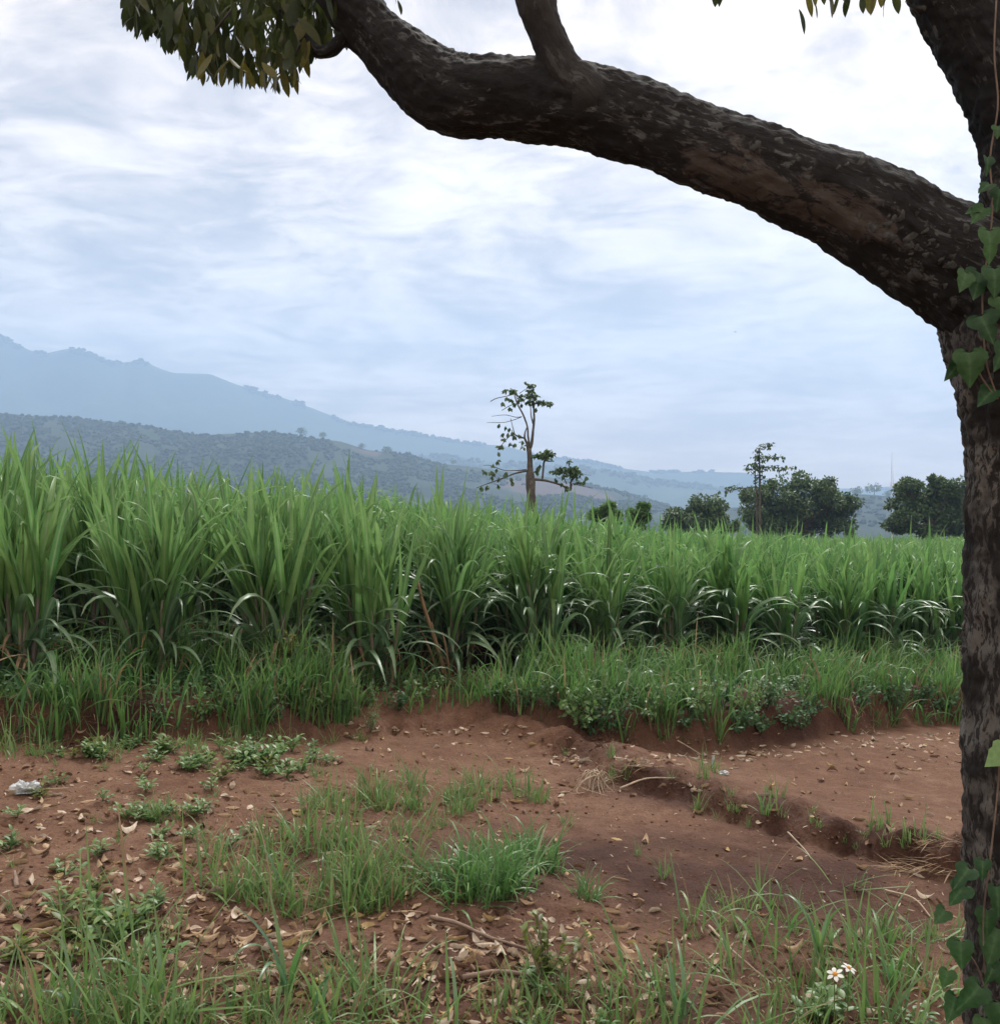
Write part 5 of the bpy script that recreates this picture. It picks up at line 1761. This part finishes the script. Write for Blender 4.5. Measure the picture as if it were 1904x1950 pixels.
def litter_density(px, py):
    d = 0.085 + 0 * px
    d = d + 2.3 * np.exp(-((px - 350) / 700.0) ** 2 - ((py - 1860) / 130.0) ** 2)
    d = d + 1.2 * np.exp(-((px - 1000) / 330.0) ** 2 - ((py - 1860) / 60.0) ** 2)
    d = d + 0.45 * np.exp(-((px - 60) / 520.0) ** 2 - ((py - 1640) / 110.0) ** 2)
    d = d + 0.28 * np.exp(-((px - 500) / 420.0) ** 2 - ((py - 1540) / 50.0) ** 2)
    d = d * (1 - .9 * np.exp(-((px - 1350) / 420.0) ** 2 - ((py - 1650) / 130.0) ** 2))
    d = d * (1 - .6 * np.exp(-((px - 850) / 200.0) ** 2 - ((py - 1460) / 40.0) ** 2))
    return d


cand = np.stack([rl.uniform(-80, 1990, 60000), rl.uniform(1395, 2020, 60000)], 1)
X_, Y_, ok_ = hits(cand[:, 0], cand[:, 1])
area = Y_ ** 3                                           # picture area -> ground area
pr = litter_density(cand[:, 0], cand[:, 1]) * area / 200.0
sel = ok_ & (rl.rand(len(X_)) < np.clip(pr * .24, 0, 1)) & (bank_s(X_, Y_)[1] < .15)
cx_, cy2, cpx = X_[sel], Y_[sel], cand[sel]
# a windrow of pale leaves along the foot of the right bank and at the ramp
e_px = np.concatenate([np.stack([rl.uniform(1170, 1830, 130), np.zeros(130)], 1)])
e_px[:, 1] = np.interp(e_px[:, 0], [1170, 1250, 1400, 1550, 1700, 1830], [1440, 1440, 1434, 1420, 1404, 1394]) + np.abs(rl.normal(size=130)) * 11
e2 = np.stack([rl.uniform(640, 1000, 34), rl.uniform(1380, 1400, 34)], 1)
e3 = np.stack([rl.normal(size=26) * 30 + 1085, rl.normal(size=26) * 8 + 1446], 1)
e_px = np.concatenate([e_px, e2, e3])
EX, EY, _ = hits(e_px[:, 0], e_px[:, 1])
spec = [(1228, 1605, .10), (1800, 1588, .07), (240, 1585, .13), (350, 1580, .11), (60, 1545, .13), (1700, 1432, .09), (640, 1500, .1)]
SX, SY, _ = hits([q[0] for q in spec], [q[1] for q in spec])
cx_, cy2, cpx = np.concatenate([cx_, EX, SX]), np.concatenate([cy2, EY, SY]), np.concatenate([cpx, e_px, np.array(spec)[:, :2]])
N = len(cx_)
size = np.where(rl.rand(N) < .5, rl.uniform(.05, .098, N), rl.uniform(.018, .045, N))
size[len(cx_) - len(spec):] = [q[2] for q in spec]
isedge = np.zeros(N, bool)
isedge[N - len(EX) - len(spec):N - len(spec)] = True
size = np.where(isedge, rl.uniform(.04, .10, N), size)
cz_ = ground(cx_, cy2)
shown = size / cy2 * ((cpx[:, 0] > -10) & (cpx[:, 0] < 1830) & (cpx[:, 1] < 1950))
order = np.argsort(-shown)
names_m = ['tan', 'pale', 'brown', 'yellowish']
m = MB()
for rank, i in enumerate(order):
    q = rl.rand()
    mi = (1 if q < .75 else 0) if isedge[i] else (0 if q < .45 else 1 if q < .66 else 2 if q < .94 else 3)
    sh = rl.randint(len(shapes))
    rot = (rl.normal() * .16, rl.normal() * .16, rl.rand() * 6.28)
    if rank < 300:
        px, py = cpx[i]
        if isedge[i]:
            where, grp = ('beside the dirt ramp', 'leaves beside the ramp') if px < 1150 else ('along the foot of the right bank', 'leaves along the right bank foot')
        elif py > 1790:
            where, grp = ('in the thick near litter at left', 'near leaf litter at left') if px < 620 else (('in the near litter around the yellow green bush', 'near leaf litter by the bush') if px < 1180 else ('under the near grass beside the trunk', 'leaves under the near grass'))
        elif py > 1600:
            where, grp = ('on the littered soil left of the lush grass clump', 'leaves left of the lush clump') if px < 1140 else ('on the moist soil before the berm', 'leaves on the moist soil')
        else:
            where, grp = ('on the bare soil near the white plastic bag', 'leaves near the plastic bag') if px < 420 else (('on bare soil around the grass strip', 'leaves around the grass strip') if px < 1140 else ('on the berm and lower plot', 'leaves on the berm and lower plot'))
        o = link('fallen_leaf', LIT[mi][sh], None, (cx_[i], cy2[i], cz_[i] - .003), rot, size[i])
        tag(o, '%s dry fallen leaf %s' % (names_m[mi], where), 'leaf', '%s %s' % (names_m[mi], grp))
    else:
        M = Matrix.Translation((cx_[i], cy2[i], cz_[i] - .003)) @ Matrix.Rotation(rot[2], 4, 'Z') @ Matrix.Rotation(rot[0], 4, 'X') @ Matrix.Scale(size[i], 4)
        p = shapes[sh]
        m.add((p[0], p[1], None, p[3] * 0 + rl.rand(), p[4]), mi, M)
tag(link('leaf_litter', m.mesh('leaf_litter', M_litter)), kind='stuff')

# tiny bits of leaf and straw trodden into the soil
n = 2600
cp_ = np.stack([rl.uniform(-100, 1950, n), rl.uniform(1405, 2000, n)], 1)
X_, Y_, ok_ = hits(cp_[:, 0], cp_[:, 1])
keep = ok_ & (bank_s(X_, Y_)[1] < .1) & (rl.rand(n) < np.where((cp_[:, 0] > 1400) & (cp_[:, 1] < 1560), .3, .8))
X_, Y_ = X_[keep], Y_[keep]
k = len(X_)
m = MB()
m.add(blades(np.stack([X_, Y_, ground(X_, Y_) + .004], 1), rl.rand(k) * 6.28, rl.uniform(.012, .05, k), rl.uniform(.003, .008, k), rl.uniform(1.2, 1.7, k), rl.uniform(-.6, 1.2, k), 4, 0, 'leaf', 1.2, rl.normal(size=k)))
m.qm[-1] = np.repeat(rl.randint(0, 3, k), 4)
tag(link('straw_bits', m.mesh('straw_bits', [M_grass_dry, M_litter[1], M_litter[2]])), kind='stuff')

# crumbs and clods of soil
n = 5000
cp_ = np.stack([rl.uniform(-100, 1950, n), rl.uniform(1400, 2000, n)], 1)
X_, Y_, ok_ = hits(cp_[:, 0], cp_[:, 1])
keep = ok_ & (bank_s(X_, Y_)[1] < .3) & (rl.rand(n) < np.where((cp_[:, 0] > 1400) & (cp_[:, 1] < 1560), .25, 1))
X_, Y_ = X_[keep], Y_[keep]
sz = .0025 + .011 * rl.rand(len(X_)) ** 5
m = MB()
m.add(blobs(np.stack([X_, Y_, ground(X_, Y_) + sz * .3], 1), sz, 1, .7, .4, 9))
clod = m.mesh('soil_clods', [M_soil], False)
tag(link('soil_clods', clod), kind='stuff')

# ------------------------------------------------------------------ sticks, straw, roots, litter
def stick(name, pts_px, r0, mat, lab, lift=.012, cat='stick', group=None, side=7):
    q = []
    for (a, b, up) in pts_px:
        hx, hy = hit(a, b)
        q.append((hx, hy, gz(hx, hy) + lift + up))
    o0 = q[0]
    q = [(a - o0[0], b - o0[1], c - o0[2]) for a, b, c in q]
    rd = [r0 * (1 - .5 * i / (len(q) - 1)) for i in range(len(q))]
    pc, buv = tube(q, rd, 24, side, lambda TH, S, RR: RR * .25 * fbm(np.cos(TH) * 2, np.sin(TH) * 2, S * 25, 2, 3))
    o = link(name, mesh_from(name, pc[0], pc[1], pc[2], [mat]), None, o0)
    tag(o, lab, cat, group)


stick('fallen_branch', [(820, 1752, 0), (870, 1768, .01), (930, 1790, 0), (1010, 1815, 0)], .011, M_stick, 'short brown fallen branch below the lush grass clump')
stick('fallen_branch', [(880, 1868, 0), (950, 1862, .01), (1020, 1866, 0), (1075, 1875, 0)], .012, M_stick, 'dark fallen branch lying left of the yellow green bush')
stick('dry_stick', [(1350, 1790, .05), (1400, 1830, .02), (1470, 1880, 0)], .006, M_palestick, 'thin pale dry stick slanting down in the near grass')
stick('dry_stick', [(1685, 1700, 0), (1740, 1720, .01), (1775, 1755, 0)], .006, M_palestick, 'curved pale stick in front of the straw heap')
stick('dry_stick', [(1500, 1592, .01), (1530, 1620, .0), (1545, 1640, 0)], .006, M_palestick, 'short tan stick at the dark end of the berm')
stick('dry_stick', [(1180, 1505, .0), (1230, 1492, .02), (1285, 1488, .01)], .008, M_palestick, 'tan stick beside the dry root tangle')
stick('dry_stick', [(480, 1690, 0), (540, 1680, .01), (590, 1672, 0)], .006, M_stick, 'brown twig under the loose grass patch')
stick('dry_stick', [(10, 1510, 0), (60, 1512, .01), (130, 1505, 0)], .005, M_palestick, 'thin pale stick under the white plastic bag')
stick('dry_stick', [(1290, 1436, .10), (1310, 1436, .05), (1335, 1440, 0)], .006, M_palestick, 'bent pale stick leaning at the foot of the right bank')
stick('wooden_peg', [(32, 1690, 0), (28, 1672, .03)], .012, M_stick, 'small brown stub standing in the soil at far left', 0.0)


def straw_heap(px, py, w_, d_, n, L, hgt_, lab, name, mat, cat, ang):
    bx, by = hit(px, py)
    m = MB()
    dx, dy = rl.uniform(-1, 1, n) * w_ / 2, rl.uniform(-1, 1, n) * d_ / 2
    gzv = ground(bx + dx, by + dy)
    b0 = gz(bx, by)
    zz = gzv - b0 + hgt_ * rl.rand(n) * (1 - (2 * dx / w_) ** 2)
    m.add(blades(np.stack([dx, dy, zz], 1), ang + rl.normal(size=n) * .45, L * rl.uniform(.5, 1.2, n), .007 * rl.uniform(.5, 1.4, n), rl.uniform(1.1, 1.7, n), rl.uniform(-.3, .6, n), 6, 0, 'grass', 1.5))
    o = link(name, m.mesh(name, [mat]), None, (bx, by, b0))
    tag(o, lab, cat)


straw_heap(1770, 1640, .46, .16, 120, .19, .06, 'heap of dry tan straw lying on the berm beside the shade tree trunk', 'straw_heap', M_grass_dry, 'straw', 3.5)
straw_heap(1215, 1462, .4, .10, 60, .14, .03, 'thin mat of dry straw on the berm by the root tangle', 'straw_mat', M_grass_dry, 'straw', 3.3)
straw_heap(850, 1300, .3, .2, 60, .16, .08, 'dry brown leaf trash under the dead cane stalks', 'cane_trash', M_grass_dry, 'straw', 4.0)
straw_heap(60, 1365, .9, .3, 110, .20, .06, 'withered grass thatch at the left end of the bank face', 'dead_grass', M_grass_dry, 'straw', 4.4)
straw_heap(1640, 1375, .5, .2, 50, .22, .05, 'withered grass hanging over the right bank near the trunk', 'dead_grass', M_grass_dry, 'straw', 4.6)

bx, by = hit(1140, 1500)
rt0 = link('root_tangle', None, None, (bx, by, gz(bx, by)))
tag(rt0, 'tangle of dry tan roots sticking out at the start of the earth berm', 'roots')
for k in range(26):
    a = rl.uniform(1.6, 5.6)
    L = rl.uniform(.06, .24)
    q = [(rl.normal() * .03, rl.normal() * .03, .05 + .03 * rl.rand()), (math.cos(a) * L * .4, math.sin(a) * L * .4, .08 + .05 * rl.rand()), (math.cos(a + rl.normal() * .8) * L * .8, math.sin(a + .4) * L * .6, .06 * rl.rand()), (math.cos(a + rl.normal() * .6) * L, math.sin(a + .2) * L, .0)]
    pc, _ = tube(q, [.004, .0035, .003, .0015], 12, 5)
    link('root', mesh_from('root', pc[0], pc[1], pc[2], [M_palestick]), rt0)

# crumpled plastic bag and the white scraps
M_bag, t = new_mat('white_plastic')
tc = t.n('ShaderNodeTexCoord').outputs['Object']
nz = t.noise(tc, 30.0, 5.0, .6)
pb = t.n('ShaderNodeBsdfPrincipled', {'Base Color': t.ramp(nz, [(.3, (.42, .46, .48)), (.7, (.72, .75, .76))]), 'Roughness': .35, 'Specular IOR Level': .5})
tr = t.n('ShaderNodeBsdfTranslucent', {'Color': (.6, .63, .64, 1)})
finish(t, t.n('ShaderNodeMixShader', {0: .3, 1: pb.outputs[0], 2: tr.outputs[0]}).outputs[0])


def crumple(px, py, w_, h_, lab, name, cat, seed, up=1.0):
    bx, by = hit(px, py)
    V0, T0 = ico_piece(5)
    q = V0 * 1.3 + seed
    rid = 1 - np.abs(fbm(q[:, 0], q[:, 1], q[:, 2], 3, seed, .45)) * .95
    V = V0 * rid[:, None] * np.array([w_ / 2, w_ * .38, h_])
    V[:, 2] = np.maximum(V[:, 2], -.1 * h_ + .02 * h_ * V0[:, 0])
    tag(link(name, mesh_from(name, V, None, T0, [M_bag], smooth=False), None, (bx, by, gz(bx, by) + .01)), lab, cat)


crumple(48, 1508, .19, .072, 'crumpled white plastic bag lying on the soil at far left', 'plastic_bag', 'plastic bag', 4)
crumple(1358, 1462, .035, .10, 'white upright plastic scrap at the far end of the berm', 'plastic_scrap', 'litter', 7)
crumple(1378, 1476, .09, .025, 'flat white scrap beside the upright scrap on the berm', 'plastic_scrap', 'litter', 9)
